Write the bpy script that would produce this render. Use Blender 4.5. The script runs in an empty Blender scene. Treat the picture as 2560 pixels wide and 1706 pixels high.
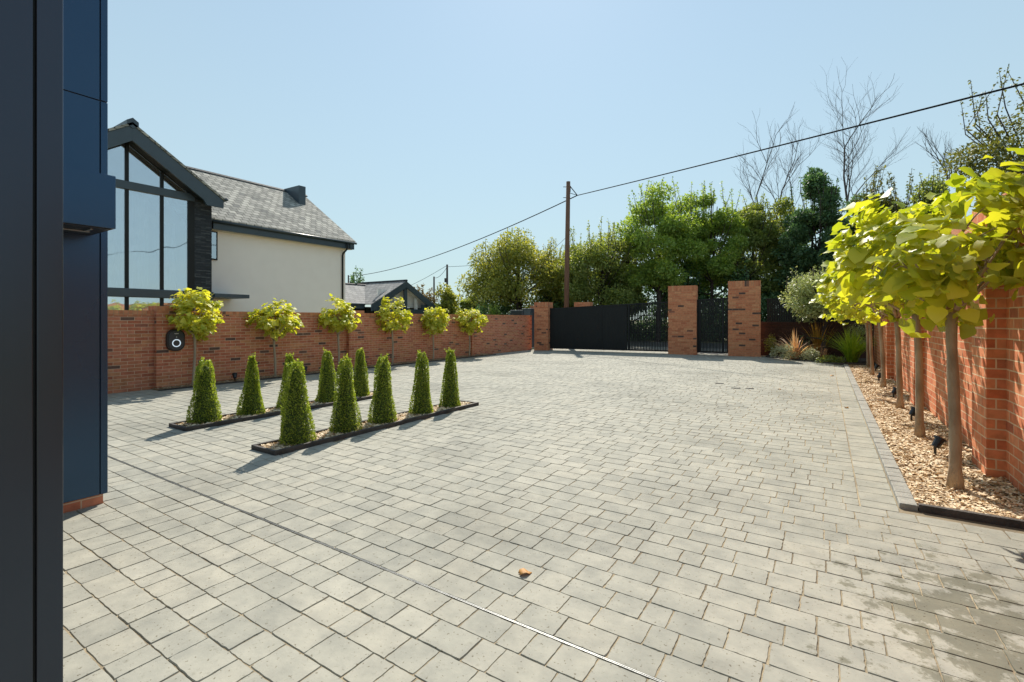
import bpy, bmesh, math, random
import numpy as np
from mathutils import Vector
R = math.radians
scene = bpy.context.scene
COL = scene.collection

# ------------------------------------------------------------------ camera, sky, sun, exposure
cd = bpy.data.cameras.new('camera'); cam = bpy.data.objects.new('camera', cd); COL.objects.link(cam)
cam.location = (0, 0, 1.4); cam.rotation_euler = (R(90), 0, R(33.05))
cd.sensor_width = 36; cd.lens = 16.945; cd.shift_y = -0.0215
cd.clip_start = 0.05; cd.clip_end = 3000
scene.camera = cam
SUN_AZ, SUN_EL = -29.0, 43.5            # azimuth from +Y, clockwise positive
w = bpy.data.worlds.new('World'); scene.world = w; w.use_nodes = True
wn = w.node_tree.nodes; wl = w.node_tree.links
sky = wn.new('ShaderNodeTexSky'); sky.sky_type = 'NISHITA'; sky.sun_disc = False
sky.sun_elevation = R(SUN_EL); sky.sun_rotation = R(SUN_AZ)
sky.air_density = 1.0; sky.dust_density = 0.1; sky.ozone_density = 2.0; sky.altitude = 50
sky.sun_intensity = 0.0
hz = wn.new('ShaderNodeMixRGB'); hz.inputs[2].default_value = (2.40, 3.12, 3.12, 1)   # bright even summer haze, thicker towards the horizon
wtc = wn.new('ShaderNodeTexCoord'); wsp = wn.new('ShaderNodeSeparateXYZ'); wl.new(wtc.outputs['Generated'], wsp.inputs[0])
wmr = wn.new('ShaderNodeMapRange'); wmr.inputs['From Min'].default_value = 0.0; wmr.inputs['From Max'].default_value = 0.9
wmr.inputs['To Min'].default_value = 0.93; wmr.inputs['To Max'].default_value = 0.42; wl.new(wsp.outputs[2], wmr.inputs['Value']); wl.new(wmr.outputs[0], hz.inputs[0])
wl.new(sky.outputs[0], hz.inputs[1]); wl.new(hz.outputs[0], wn['Background'].inputs[0]); wn['Background'].inputs[1].default_value = 0.10
sd = bpy.data.lights.new('sun', 'SUN'); sd.energy = 3.1; sd.angle = R(0.5); sd.color = (1.0, 0.93, 0.82)
so = bpy.data.objects.new('sun', sd); COL.objects.link(so)
sv = Vector((math.sin(R(SUN_AZ))*math.cos(R(SUN_EL)), math.cos(R(SUN_AZ))*math.cos(R(SUN_EL)), math.sin(R(SUN_EL))))
so.rotation_euler = (-sv).to_track_quat('-Z', 'Y').to_euler(); so.location = sv*60
scene.view_settings.view_transform = 'Standard'; scene.view_settings.look = 'None'
scene.view_settings.gamma = 1; scene.view_settings.exposure = 1.08
scene.cycles.max_bounces = 8; scene.cycles.transparent_max_bounces = 12

# ------------------------------------------------------------------ mesh helpers
class MB:
    def __init__(s): s.v = []; s.f = []
    def box(s, x0, x1, y0, y1, z0, z1):
        b = len(s.v)
        s.v += [(x0,y0,z0),(x1,y0,z0),(x1,y1,z0),(x0,y1,z0),(x0,y0,z1),(x1,y0,z1),(x1,y1,z1),(x0,y1,z1)]
        s.f += [tuple(b+i for i in q) for q in ((3,2,1,0),(4,5,6,7),(0,1,5,4),(1,2,6,5),(2,3,7,6),(3,0,4,7))]
        return s
    def extrude(s, pts, vec):
        """closed planar polygon pts (3-D) swept along vec"""
        b = len(s.v); n = len(pts); vx, vy, vz = vec
        s.v += [tuple(p) for p in pts] + [(p[0]+vx, p[1]+vy, p[2]+vz) for p in pts]
        s.f.append(tuple(b+i for i in reversed(range(n)))); s.f.append(tuple(b+n+i for i in range(n)))
        for i in range(n):
            j = (i+1) % n; s.f.append((b+i, b+j, b+n+j, b+n+i))
        return s
    def poly(s, pts):
        b = len(s.v); s.v += [tuple(p) for p in pts]; s.f.append(tuple(range(b, b+len(pts)))); return s
    def tube(s, pts, rad, n=6, cap=True):
        b = len(s.v); m = len(pts)
        pts = [Vector(p) for p in pts]
        if not hasattr(rad, '__len__'): rad = [rad]*m
        ref = Vector((0.31, 0.87, 0.39))
        for i in range(m):
            d = (pts[min(i+1, m-1)] - pts[max(i-1, 0)])
            if d.length < 1e-9: d = Vector((0,0,1))
            d.normalize()
            a = d.cross(ref if abs(d.dot(ref)) < 0.95 else Vector((1,0,0))).normalized(); c = d.cross(a)
            for k in range(n):
                t = 2*math.pi*k/n
                p = pts[i] + (a*math.cos(t) + c*math.sin(t))*rad[i]
                s.v.append(tuple(p))
        for i in range(m-1):
            for k in range(n):
                k2 = (k+1) % n
                s.f.append((b+i*n+k, b+i*n+k2, b+(i+1)*n+k2, b+(i+1)*n+k))
        if cap:
            s.f.append(tuple(b+k for k in reversed(range(n)))); s.f.append(tuple(b+(m-1)*n+k for k in range(n)))
        return s
    def lathe(s, prof, n=16, cx=0, cy=0):
        b = len(s.v); m = len(prof)
        for (r, z) in prof:
            for k in range(n):
                t = 2*math.pi*k/n; s.v.append((cx+r*math.cos(t), cy+r*math.sin(t), z))
        for i in range(m-1):
            for k in range(n):
                k2 = (k+1) % n; s.f.append((b+i*n+k, b+i*n+k2, b+(i+1)*n+k2, b+(i+1)*n+k))
        s.f.append(tuple(b+k for k in reversed(range(n)))); s.f.append(tuple(b+(m-1)*n+k for k in range(n)))
        return s
    def build(s, name, mat, parent=None, local=False, bevel=0, smooth=False):
        me = bpy.data.meshes.new(name)
        off = parent_world(parent) if (parent is not None and not local) else (0,0,0)
        vs = [(x-off[0], y-off[1], z-off[2]) for (x,y,z) in s.v]
        me.from_pydata(vs, [], s.f); me.update()
        bm = bmesh.new(); bm.from_mesh(me); bmesh.ops.recalc_face_normals(bm, faces=bm.faces); bm.to_mesh(me); bm.free()
        return link(name, me, mat, parent, bevel, smooth)
def parent_world(p):
    l = Vector((0,0,0))
    while p is not None: l = l + p.location; p = p.parent
    return tuple(l)
def link(name, me, mat, parent=None, bevel=0, smooth=False):
    o = bpy.data.objects.new(name, me); COL.objects.link(o)
    me.materials.append(mat)
    if smooth: me.polygons.foreach_set('use_smooth', [True]*len(me.polygons))
    if bevel:
        md = o.modifiers.new('bevel', 'BEVEL'); md.width = bevel; md.segments = 2; md.limit_method = 'ANGLE'
    if parent is not None: o.parent = parent
    return o
def np_mesh(name, V, F, mat, parent=None, smooth=False):
    """V (n,3), F (m,4) quads, coordinates in world space"""
    me = bpy.data.meshes.new(name)
    if parent is not None: V = V - np.array(parent_world(parent))
    me.vertices.add(len(V)); me.vertices.foreach_set('co', V.astype(np.float32).ravel())
    k = F.shape[1]
    me.loops.add(F.size); me.loops.foreach_set('vertex_index', F.astype(np.int32).ravel())
    me.polygons.add(len(F)); me.polygons.foreach_set('loop_start', np.arange(0, F.size, k, dtype=np.int32))
    me.update(calc_edges=True)
    return link(name, me, mat, parent, 0, smooth)
def tag(o, label, cat, group=None, kind=None):
    if label: o['label'] = label
    if cat: o['category'] = cat
    if group: o['group'] = group
    if kind: o['kind'] = kind
    return o
def thing(name, label, cat, loc=(0,0,0), rz=0, group=None):
    o = bpy.data.objects.new(name, None); COL.objects.link(o); o.location = loc; o.rotation_euler = (0,0,rz)
    o.empty_display_size = 0.2
    return tag(o, label, cat, group)
def structure(o): o['kind'] = 'structure'; return o

# ------------------------------------------------------------------ material helpers
def newmat(name):
    m = bpy.data.materials.new(name); m.use_nodes = True
    nt = m.node_tree; return m, nt, nt.nodes, nt.links, nt.nodes['Principled BSDF']
def rgba(c): return (c[0], c[1], c[2], 1)
def ramp(n, stops, interp='LINEAR'):
    r = n.new('ShaderNodeValToRGB'); r.color_ramp.interpolation = interp
    e = r.color_ramp.elements
    while len(e) < len(stops): e.new(0.5)
    for i, (p, c) in enumerate(stops): e[i].position = p; e[i].color = rgba(c)
    return r
def noisemat(name, c1, c2, scale=4, rough=0.6, bump=0.0, bscale=None, metallic=0, spec=0.5, stretch=(1,1,1), detail=6):
    m, nt, n, l, p = newmat(name)
    tc = n.new('ShaderNodeTexCoord'); mp = n.new('ShaderNodeMapping'); mp.inputs['Scale'].default_value = stretch
    l.new(tc.outputs['Object'], mp.inputs[0])
    nz = n.new('ShaderNodeTexNoise'); nz.inputs['Scale'].default_value = scale; nz.inputs['Detail'].default_value = detail
    l.new(mp.outputs[0], nz.inputs['Vector'])
    r = ramp(n, [(0.32, c1), (0.68, c2)]); l.new(nz.outputs[0], r.inputs[0]); l.new(r.outputs[0], p.inputs['Base Color'])
    p.inputs['Roughness'].default_value = rough; p.inputs['Metallic'].default_value = metallic
    p.inputs['Specular IOR Level'].default_value = spec
    if bump:
        nb = n.new('ShaderNodeTexNoise'); nb.inputs['Scale'].default_value = bscale or scale*6; nb.inputs['Detail'].default_value = 5
        l.new(mp.outputs[0], nb.inputs['Vector'])
        b = n.new('ShaderNodeBump'); b.inputs['Strength'].default_value = bump; b.inputs['Distance'].default_value = 0.02
        l.new(nb.outputs[0], b.inputs['Height']); l.new(b.outputs[0], p.inputs['Normal'])
    return m
def leafmat(name, dark, light, trans=None, tmix=0.4, rough=0.5, spec=0.4):
    m, nt, n, l, p = newmat(name)
    g = n.new('ShaderNodeNewGeometry')
    mid = tuple((a+b)/2 for a, b in zip(dark, light))
    r = ramp(n, [(0.0, dark), (0.5, mid), (1.0, light)]); l.new(g.outputs['Random Per Island'], r.inputs[0])
    l.new(r.outputs[0], p.inputs['Base Color']); p.inputs['Roughness'].default_value = rough
    p.inputs['Specular IOR Level'].default_value = spec
    t = n.new('ShaderNodeBsdfTranslucent')
    mx = n.new('ShaderNodeMixRGB'); mx.blend_type = 'MULTIPLY'; mx.inputs[0].default_value = 1
    l.new(r.outputs[0], mx.inputs[1]); mx.inputs[2].default_value = rgba(trans or (1.3, 1.3, 0.7)); l.new(mx.outputs[0], t.inputs['Color'])
    ms = n.new('ShaderNodeMixShader'); ms.inputs[0].default_value = tmix
    l.new(p.outputs[0], ms.inputs[1]); l.new(t.outputs[0], ms.inputs[2]); l.new(ms.outputs[0], n['Material Output'].inputs[0])
    return m
def brickcoords(n, l):
    """planar coordinates on axis aligned faces of the object: (along, up)"""
    tc = n.new('ShaderNodeTexCoord'); sp = n.new('ShaderNodeSeparateXYZ'); l.new(tc.outputs['Object'], sp.inputs[0])
    sn = n.new('ShaderNodeSeparateXYZ'); l.new(tc.outputs['Normal'], sn.inputs[0])
    def ab(o):
        a = n.new('ShaderNodeMath'); a.operation = 'ABSOLUTE'; l.new(o, a.inputs[0]); return a.outputs[0]
    def gt(a, b):
        g = n.new('ShaderNodeMath'); g.operation = 'GREATER_THAN'; l.new(a, g.inputs[0])
        if isinstance(b, float): g.inputs[1].default_value = b
        else: l.new(b, g.inputs[1])
        return g.outputs[0]
    def mix(f, a, b):
        m = n.new('ShaderNodeMix'); m.data_type = 'FLOAT'; l.new(f, m.inputs[0]); l.new(a, m.inputs[2]); l.new(b, m.inputs[3]); return m.outputs[0]
    oi = n.new('ShaderNodeObjectInfo')
    u0 = mix(gt(ab(sn.outputs[0]), ab(sn.outputs[1])), sp.outputs[0], sp.outputs[1])
    om = n.new('ShaderNodeMath'); om.operation = 'MULTIPLY_ADD'; om.inputs[1].default_value = 40.5; l.new(oi.outputs['Random'], om.inputs[0]); l.new(u0, om.inputs[2])
    u = om.outputs[0]
    v = mix(gt(ab(sn.outputs[2]), 0.95), sp.outputs[2], sp.outputs[1])
    c = n.new('ShaderNodeCombineXYZ'); l.new(u, c.inputs[0]); l.new(v, c.inputs[1])
    return c.outputs[0], tc
def brickmat(name, stops, length, row, mortar, mcol, offset=0.5, rough=0.85, bump=0.6, squash=1.0, grime=0.25, vscale=1.0):
    m, nt, n, l, p = newmat(name)
    uv, tc = brickcoords(n, l)
    mp = n.new('ShaderNodeMapping'); mp.inputs['Scale'].default_value = (1, vscale, 1); l.new(uv, mp.inputs[0])
    # slight waviness of courses
    nw = n.new('ShaderNodeTexNoise'); nw.inputs['Scale'].default_value = 9; l.new(tc.outputs['Object'], nw.inputs['Vector'])
    sc = n.new('ShaderNodeVectorMath'); sc.operation = 'MULTIPLY_ADD'
    sc.inputs[1].default_value = (0.006, 0.006, 0); l.new(nw.outputs['Color'], sc.inputs[0]); l.new(mp.outputs[0], sc.inputs[2])
    b = n.new('ShaderNodeTexBrick'); b.offset = offset; b.squash = squash
    b.inputs['Scale'].default_value = 1; b.inputs['Brick Width'].default_value = length; b.inputs['Row Height'].default_value = row
    b.inputs['Mortar Size'].default_value = mortar; b.inputs['Mortar Smooth'].default_value = 0.15
    b.inputs['Color1'].default_value = (0,0,0,1); b.inputs['Color2'].default_value = (1,1,1,1); b.inputs['Mortar'].default_value = (0.5,0.5,0.5,1)
    l.new(sc.outputs[0], b.inputs['Vector'])
    r = ramp(n, stops); l.new(b.outputs['Color'], r.inputs[0])
    ng = n.new('ShaderNodeTexNoise'); ng.inputs['Scale'].default_value = 14; ng.inputs['Detail'].default_value = 8; l.new(tc.outputs['Object'], ng.inputs['Vector'])
    rg = ramp(n, [(0.3, (1-grime,)*3), (0.75, (1+grime*0.4,)*3)]); l.new(ng.outputs[0], rg.inputs[0])
    mu = n.new('ShaderNodeMixRGB'); mu.blend_type = 'MULTIPLY'; mu.inputs[0].default_value = 1
    l.new(r.outputs[0], mu.inputs[1]); l.new(rg.outputs[0], mu.inputs[2])
    mm = n.new('ShaderNodeMixRGB'); l.new(b.outputs['Fac'], mm.inputs[0]); l.new(mu.outputs[0], mm.inputs[1]); mm.inputs[2].default_value = rgba(mcol)
    l.new(mm.outputs[0], p.inputs['Base Color']); p.inputs['Roughness'].default_value = rough; p.inputs['Specular IOR Level'].default_value = 0.25
    if bump:
        iv = n.new('ShaderNodeMath'); iv.operation = 'MULTIPLY_ADD'; iv.inputs[1].default_value = -1; l.new(b.outputs['Fac'], iv.inputs[0])
        k = n.new('ShaderNodeMath'); k.operation = 'MULTIPLY'; k.inputs[1].default_value = 0.35; l.new(ng.outputs[0], k.inputs[0]); l.new(k.outputs[0], iv.inputs[2])
        bp = n.new('ShaderNodeBump'); bp.inputs['Strength'].default_value = bump; bp.inputs['Distance'].default_value = 0.012
        l.new(iv.outputs[0], bp.inputs['Height']); l.new(bp.outputs[0], p.inputs['Normal'])
    return m
def plain(name, c, rough=0.5, metallic=0, spec=0.5):
    return noisemat(name, tuple(x*0.9 for x in c), tuple(x*1.1 for x in c), 3, rough, 0, None, metallic, spec)

BR = [(0.0, (0.400,0.132,0.073)), (0.2, (0.540,0.181,0.102)), (0.42, (0.600,0.231,0.137)), (0.6, (0.500,0.197,0.097)), (0.78, (0.600,0.275,0.140)), (0.93, (0.500,0.157,0.090)), (0.955, (0.17,0.10,0.075)), (1.0, (0.10,0.065,0.055))]
M = {}
M['brick'] = brickmat('red_brick', BR, 0.225, 0.0655, 0.0045, (0.620,0.433,0.298))
BR2 = [(0.0, (0.560,0.152,0.062)), (0.25, (0.680,0.221,0.094)), (0.5, (0.720,0.285,0.137)), (0.75, (0.620,0.187,0.085)), (0.93, (0.700,0.246,0.111)), (1.0, (0.420,0.132,0.068))]
M['brick_orange'] = brickmat('orange_brick', BR2, 0.225, 0.088, 0.006, (0.660,0.472,0.298))
BR3 = [(0.0, (0.480,0.167,0.085)), (0.2, (0.600,0.231,0.119)), (0.45, (0.640,0.275,0.140)), (0.7, (0.540,0.197,0.102)), (0.85, (0.660,0.315,0.161)), (0.94, (0.540,0.177,0.094)), (0.965, (0.13,0.08,0.065)), (1.0, (0.10,0.065,0.055))]
M['brick_gate'] = brickmat('gate_brick', BR3, 0.225, 0.075, 0.0035, (0.500,0.295,0.170))
M['soldier'] = brickmat('soldier_brick', BR3, 0.075, 0.5, 0.004, (0.400,0.255,0.153), offset=0)
M['brick_shaded'] = brickmat('shade_painted_brick', [(0,(0.055,0.026,0.018)),(1,(0.085,0.038,0.027))], 0.225, 0.075, 0.004, (0.06,0.036,0.027))  # dwarf wall brick, its deep shade painted into the dark colours
M['slate'] = brickmat('roof_slate', [(0, (0.24,0.24,0.22)), (0.5, (0.37,0.36,0.325)), (0.9, (0.50,0.485,0.43)), (1, (0.19,0.195,0.185))], 0.33, 0.27, 0.016, (0.06,0.06,0.055), vscale=1.75, bump=0.9, rough=0.95, grime=0.35)
M['slate_far'] = brickmat('pale_slate', [(0, (0.22,0.22,0.22)), (1, (0.33,0.33,0.32))], 0.4, 0.30, 0.02, (0.12,0.12,0.12), vscale=2.0, bump=0.6, rough=0.85)
M['stone'] = brickmat('stacked_stone', [(0, (0.028,0.034,0.042)), (0.7, (0.045,0.053,0.064)), (1, (0.09,0.10,0.11))], 0.35, 0.05, 0.004, (0.012,0.014,0.017), bump=1.0, rough=0.7)
M['render'] = noisemat('cream_render', (0.87,0.81,0.77), (0.90,0.84,0.80), 2.0, 0.9, 0.15, 60)
M['anthra'] = plain('anthracite_metal', (0.035,0.055,0.075), 0.38, 0.0, 0.6)
M['anthra_dark'] = plain('black_metal', (0.010,0.012,0.013), 0.55, 0, 0.3)
M['white_in'] = plain('white_interior', (0.72,0.72,0.70), 0.8)
M['curtain'] = plain('white_curtain', (0.78,0.79,0.80), 0.9)
M['soffit'] = plain('pale_soffit', (0.55,0.52,0.46), 0.7)
M['black_plastic'] = plain('black_plastic', (0.012,0.012,0.014), 0.35)
M['pole_wood'] = noisemat('pole_wood', (0.13,0.065,0.04), (0.20,0.11,0.07), 6, 0.85, 0.4, 30, stretch=(4,4,0.3))
M['far_pole'] = plain('grey_pole_wood', (0.06,0.05,0.045), 0.85)
M['cable'] = plain('black_cable', (0.012,0.014,0.016), 0.9, 0, 0.1)
M['bark'] = noisemat('smooth_bark', (0.24,0.165,0.10), (0.48,0.36,0.24), 7, 0.85, 0.7, 40, stretch=(1,1,0.35))
M['bark_pale'] = noisemat('pale_bark', (0.30,0.24,0.17), (0.42,0.35,0.26), 7, 0.85, 0.3, 40, stretch=(1,1,0.35))
M['bark_dark'] = noisemat('dark_bark', (0.03,0.022,0.02), (0.07,0.05,0.045), 5, 0.9, 0.4, 30)
M['bark_grey'] = noisemat('grey_bark', (0.05,0.04,0.045), (0.10,0.085,0.085), 5, 0.9, 0.4, 30)
M['catalpa'] = leafmat('golden_leaf', (0.30,0.38,0.04), (0.56,0.56,0.08), (1.5,1.4,0.42), 0.52, 0.42, 0.45)
M['catalpa_far'] = leafmat('golden_leaf_small', (0.36,0.42,0.05), (0.66,0.64,0.15), (1.5,1.4,0.4), 0.52, 0.5, 0.3)
M['box'] = leafmat('box_leaf', (0.15,0.22,0.03), (0.46,0.50,0.09), (1.3,1.35,0.5), 0.45, 0.45, 0.5)
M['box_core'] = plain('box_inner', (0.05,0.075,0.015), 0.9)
M['olive'] = leafmat('olive_leaf', (0.27,0.32,0.10), (0.56,0.58,0.27), (1.1,1.1,0.7), 0.3, 0.5, 0.5)
M['lf_yellow'] = leafmat('hedge_leaf_yellow', (0.15,0.20,0.045), (0.42,0.43,0.12), (1.5,1.35,0.5), 0.48, 0.55)
M['lf_green'] = leafmat('hedge_leaf_green', (0.13,0.19,0.055), (0.36,0.41,0.14), (1.5,1.4,0.5), 0.48, 0.55)
M['lf_bright'] = leafmat('hedge_leaf_bright', (0.15,0.25,0.06), (0.40,0.50,0.13), (1.5,1.45,0.5), 0.48, 0.55)
M['lf_open'] = leafmat('open_leaf', (0.075,0.095,0.03), (0.22,0.23,0.07), (1.5,1.35,0.5), 0.38, 0.55)
M['lf_dark'] = leafmat('evergreen_leaf', (0.06,0.125,0.07), (0.17,0.27,0.12), (1.2,1.3,0.7), 0.38, 0.55)
M['lf_red'] = leafmat('reddish_leaf', (0.05,0.055,0.025), (0.14,0.12,0.05), (1.4,1.2,0.6), 0.35, 0.5)
M['lf_brown'] = leafmat('brown_leaf', (0.12,0.085,0.035), (0.24,0.19,0.08), (1.4,1.2,0.6), 0.35, 0.6)
M['blade_orange'] = leafmat('orange_blade', (0.44,0.20,0.10), (0.72,0.52,0.34), (1.3,1.1,0.6), 0.35, 0.4)
M['blade_gold'] = leafmat('golden_blade', (0.32,0.20,0.03), (0.55,0.30,0.06), (1.3,1.1,0.5), 0.4, 0.45)
M['blade_green'] = leafmat('lime_blade', (0.22,0.36,0.03), (0.46,0.58,0.07), (1.4,1.4,0.4), 0.45, 0.45)
M['silver'] = leafmat('silver_leaf', (0.34,0.36,0.20), (0.62,0.60,0.40), (1.1,1.1,0.8), 0.3, 0.6)
M['lime_leaf'] = leafmat('lime_leaf', (0.30,0.28,0.04), (0.50,0.45,0.10), (1.3,1.2,0.5), 0.4, 0.6)
M['chips'] = leafmat('wood_chip', (0.54,0.35,0.17), (0.92,0.79,0.58), (1,1,1), 0.0, 0.75, 0.3)
M['chips_grey'] = leafmat('weathered_chip', (0.24,0.16,0.09), (0.55,0.43,0.29), (1,1,1), 0.0, 0.8, 0.2)
M['soil'] = noisemat('bed_soil', (0.22,0.13,0.06), (0.38,0.25,0.13), 12, 0.95, 0.6, 60)
M['dark_soil'] = noisemat('dark_soil', (0.03,0.022,0.016), (0.07,0.05,0.035), 9, 0.95, 0.6, 50)
M['edging'] = noisemat('timber_edging', (0.030,0.026,0.024), (0.075,0.062,0.055), 8, 0.7, 0.4, 60)
M['rust_edge'] = noisemat('kerb_stone', (0.24,0.235,0.21), (0.36,0.35,0.31), 9, 0.85, 0.4, 70)
M['asphalt'] = noisemat('road_asphalt', (0.09,0.09,0.088), (0.13,0.128,0.12), 6, 0.9, 0.3, 120)
M['verge'] = noisemat('dry_verge', (0.16,0.17,0.07), (0.30,0.27,0.14), 0.8, 0.95, 0.5, 12)
M['steel'] = noisemat('drain_steel', (0.30,0.31,0.31), (0.42,0.43,0.43), 10, 0.45, 0, metallic=0.7)

def glassmat():
    m, nt, n, l, p = newmat('window_glass')
    n.remove(p)
    t = n.new('ShaderNodeBsdfTransparent'); t.inputs[0].default_value = (0.86,0.90,0.93,1)
    g = n.new('ShaderNodeBsdfGlossy'); g.inputs['Color'].default_value = (0.85,0.92,1.0,1); g.inputs['Roughness'].default_value = 0.015
    lw = n.new('ShaderNodeLayerWeight'); lw.inputs[0].default_value = 0.35
    mt = n.new('ShaderNodeMath'); mt.operation = 'MULTIPLY_ADD'; mt.inputs[1].default_value = 0.6; mt.inputs[2].default_value = 0.48; mt.use_clamp = True
    l.new(lw.outputs['Fresnel'], mt.inputs[0])
    tc = n.new('ShaderNodeTexCoord'); nz = n.new('ShaderNodeTexNoise'); nz.inputs['Scale'].default_value = 0.9; nz.inputs['Detail'].default_value = 1; l.new(tc.outputs['Object'], nz.inputs['Vector'])
    bp = n.new('ShaderNodeBump'); bp.inputs['Strength'].default_value = 0.25; bp.inputs['Distance'].default_value = 0.05; l.new(nz.outputs[0], bp.inputs['Height']); l.new(bp.outputs[0], g.inputs['Normal'])
    ms = n.new('ShaderNodeMixShader'); l.new(mt.outputs[0], ms.inputs[0]); l.new(t.outputs[0], ms.inputs[1]); l.new(g.outputs[0], ms.inputs[2])
    l.new(ms.outputs[0], n['Material Output'].inputs[0]); return m
M['glass'] = glassmat()
def pavemat():
    m, nt, n, l, p = newmat('grey_paver')
    tc = n.new('ShaderNodeTexCoord'); g = n.new('ShaderNodeNewGeometry')
    r = ramp(n, [(0.0, (0.312,0.306,0.266)), (0.2, (0.338,0.331,0.286)), (0.6, (0.354,0.345,0.297)), (0.85, (0.366,0.352,0.299)), (1.0, (0.384,0.373,0.322))])
    l.new(g.outputs['Random Per Island'], r.inputs[0])
    def noise(s, d=6, rg=0.6):
        z = n.new('ShaderNodeTexNoise'); z.inputs['Scale'].default_value = s; z.inputs['Detail'].default_value = d; z.inputs['Roughness'].default_value = rg
        l.new(tc.outputs['Object'], z.inputs['Vector']); return z.outputs[0]
    def mul(a, b):
        x = n.new('ShaderNodeMixRGB'); x.blend_type = 'MULTIPLY'; x.inputs[0].default_value = 1; l.new(a, x.inputs[1]); l.new(b, x.inputs[2]); return x.outputs[0]
    n1 = ramp(n, [(0.3, (0.80,0.81,0.82)), (0.7, (1.12,1.11,1.09))]); l.new(noise(7, 8), n1.inputs[0])
    n2 = ramp(n, [(0.3, (0.78,0.77,0.74)), (0.42, (1,1,1)), (0.66, (1.0,1.0,1.0)), (0.76, (1.18,1.17,1.14))]); l.new(noise(26, 8, 0.7), n2.inputs[0])
    n3 = ramp(n, [(0.36, (0.80,0.80,0.79)), (0.47, (0.97,0.97,0.96)), (0.62, (1.06,1.05,1.03))]); l.new(noise(0.55, 4), n3.inputs[0])
    pit = ramp(n, [(0.0, (0.40,0.36,0.31)), (0.31, (0.55,0.51,0.45)), (0.355, (1,1,1))]); l.new(noise(60, 3, 0.5), pit.inputs[0])
    c = mul(mul(mul(mul(r.outputs[0], n1.outputs[0]), n2.outputs[0]), n3.outputs[0]), pit.outputs[0])
    # oily wear stain near the corner of the tree bed
    ds = n.new('ShaderNodeVectorMath'); ds.operation = 'SUBTRACT'; l.new(tc.outputs['Object'], ds.inputs[0]); ds.inputs[1].default_value = (0.60, 2.95, 0)
    dm = n.new('ShaderNodeVectorMath'); dm.operation = 'MULTIPLY'; l.new(ds.outputs[0], dm.inputs[0]); dm.inputs[1].default_value = (1.2, 0.75, 0)
    dl = n.new('ShaderNodeVectorMath'); dl.operation = 'LENGTH'; l.new(dm.outputs[0], dl.inputs[0])
    k = n.new('ShaderNodeMath'); k.operation = 'MULTIPLY_ADD'; k.inputs[1].default_value = -0.28; l.new(dl.outputs['Value'], k.inputs[0]); l.new(noise(6.5, 8, 0.7), k.inputs[2])
    st = ramp(n, [(0.36, (1,1,1)), (0.43, (0.56,0.555,0.50))]); l.new(k.outputs[0], st.inputs[0])
    c = mul(c, st.outputs[0])
    l.new(c, p.inputs['Base Color']); p.inputs['Roughness'].default_value = 0.82; p.inputs['Specular IOR Level'].default_value = 0.18
    b = n.new('ShaderNodeBump'); b.inputs['Strength'].default_value = 0.4; b.inputs['Distance'].default_value = 0.005
    ad = n.new('ShaderNodeMath'); ad.operation = 'ADD'; l.new(noise(22, 8, 0.65), ad.inputs[0])
    sm = n.new('ShaderNodeMath'); sm.operation = 'MULTIPLY'; sm.inputs[1].default_value = 1.6; l.new(noise(5, 3), sm.inputs[0]); l.new(sm.outputs[0], ad.inputs[1])
    l.new(ad.outputs[0], b.inputs['Height']); l.new(b.outputs[0], p.inputs['Normal'])
    return m
M['paver'] = pavemat()
M['joint'] = noisemat('joint_sand', (0.16,0.125,0.08), (0.42,0.34,0.22), 1.7, 0.95, 0.3, 80)

# ------------------------------------------------------------------ the ground
structure(MB().box(-400, 400, -60, 700, -0.5, -0.03).build('ground', M['verge']))
structure(MB().box(-80, 80, 24.6, 30.2, -0.026, -0.022).build('road', M['asphalt']))
structure(MB().box(-12.4, 3.0, 20.4, 24.58, -0.024, -0.016).build('road_apron', M['paver']))
structure(MB().box(-11.25, 4.5, -1.2, 20.9, -0.028, -0.0042).build('driveway_bed', M['joint']))

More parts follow.
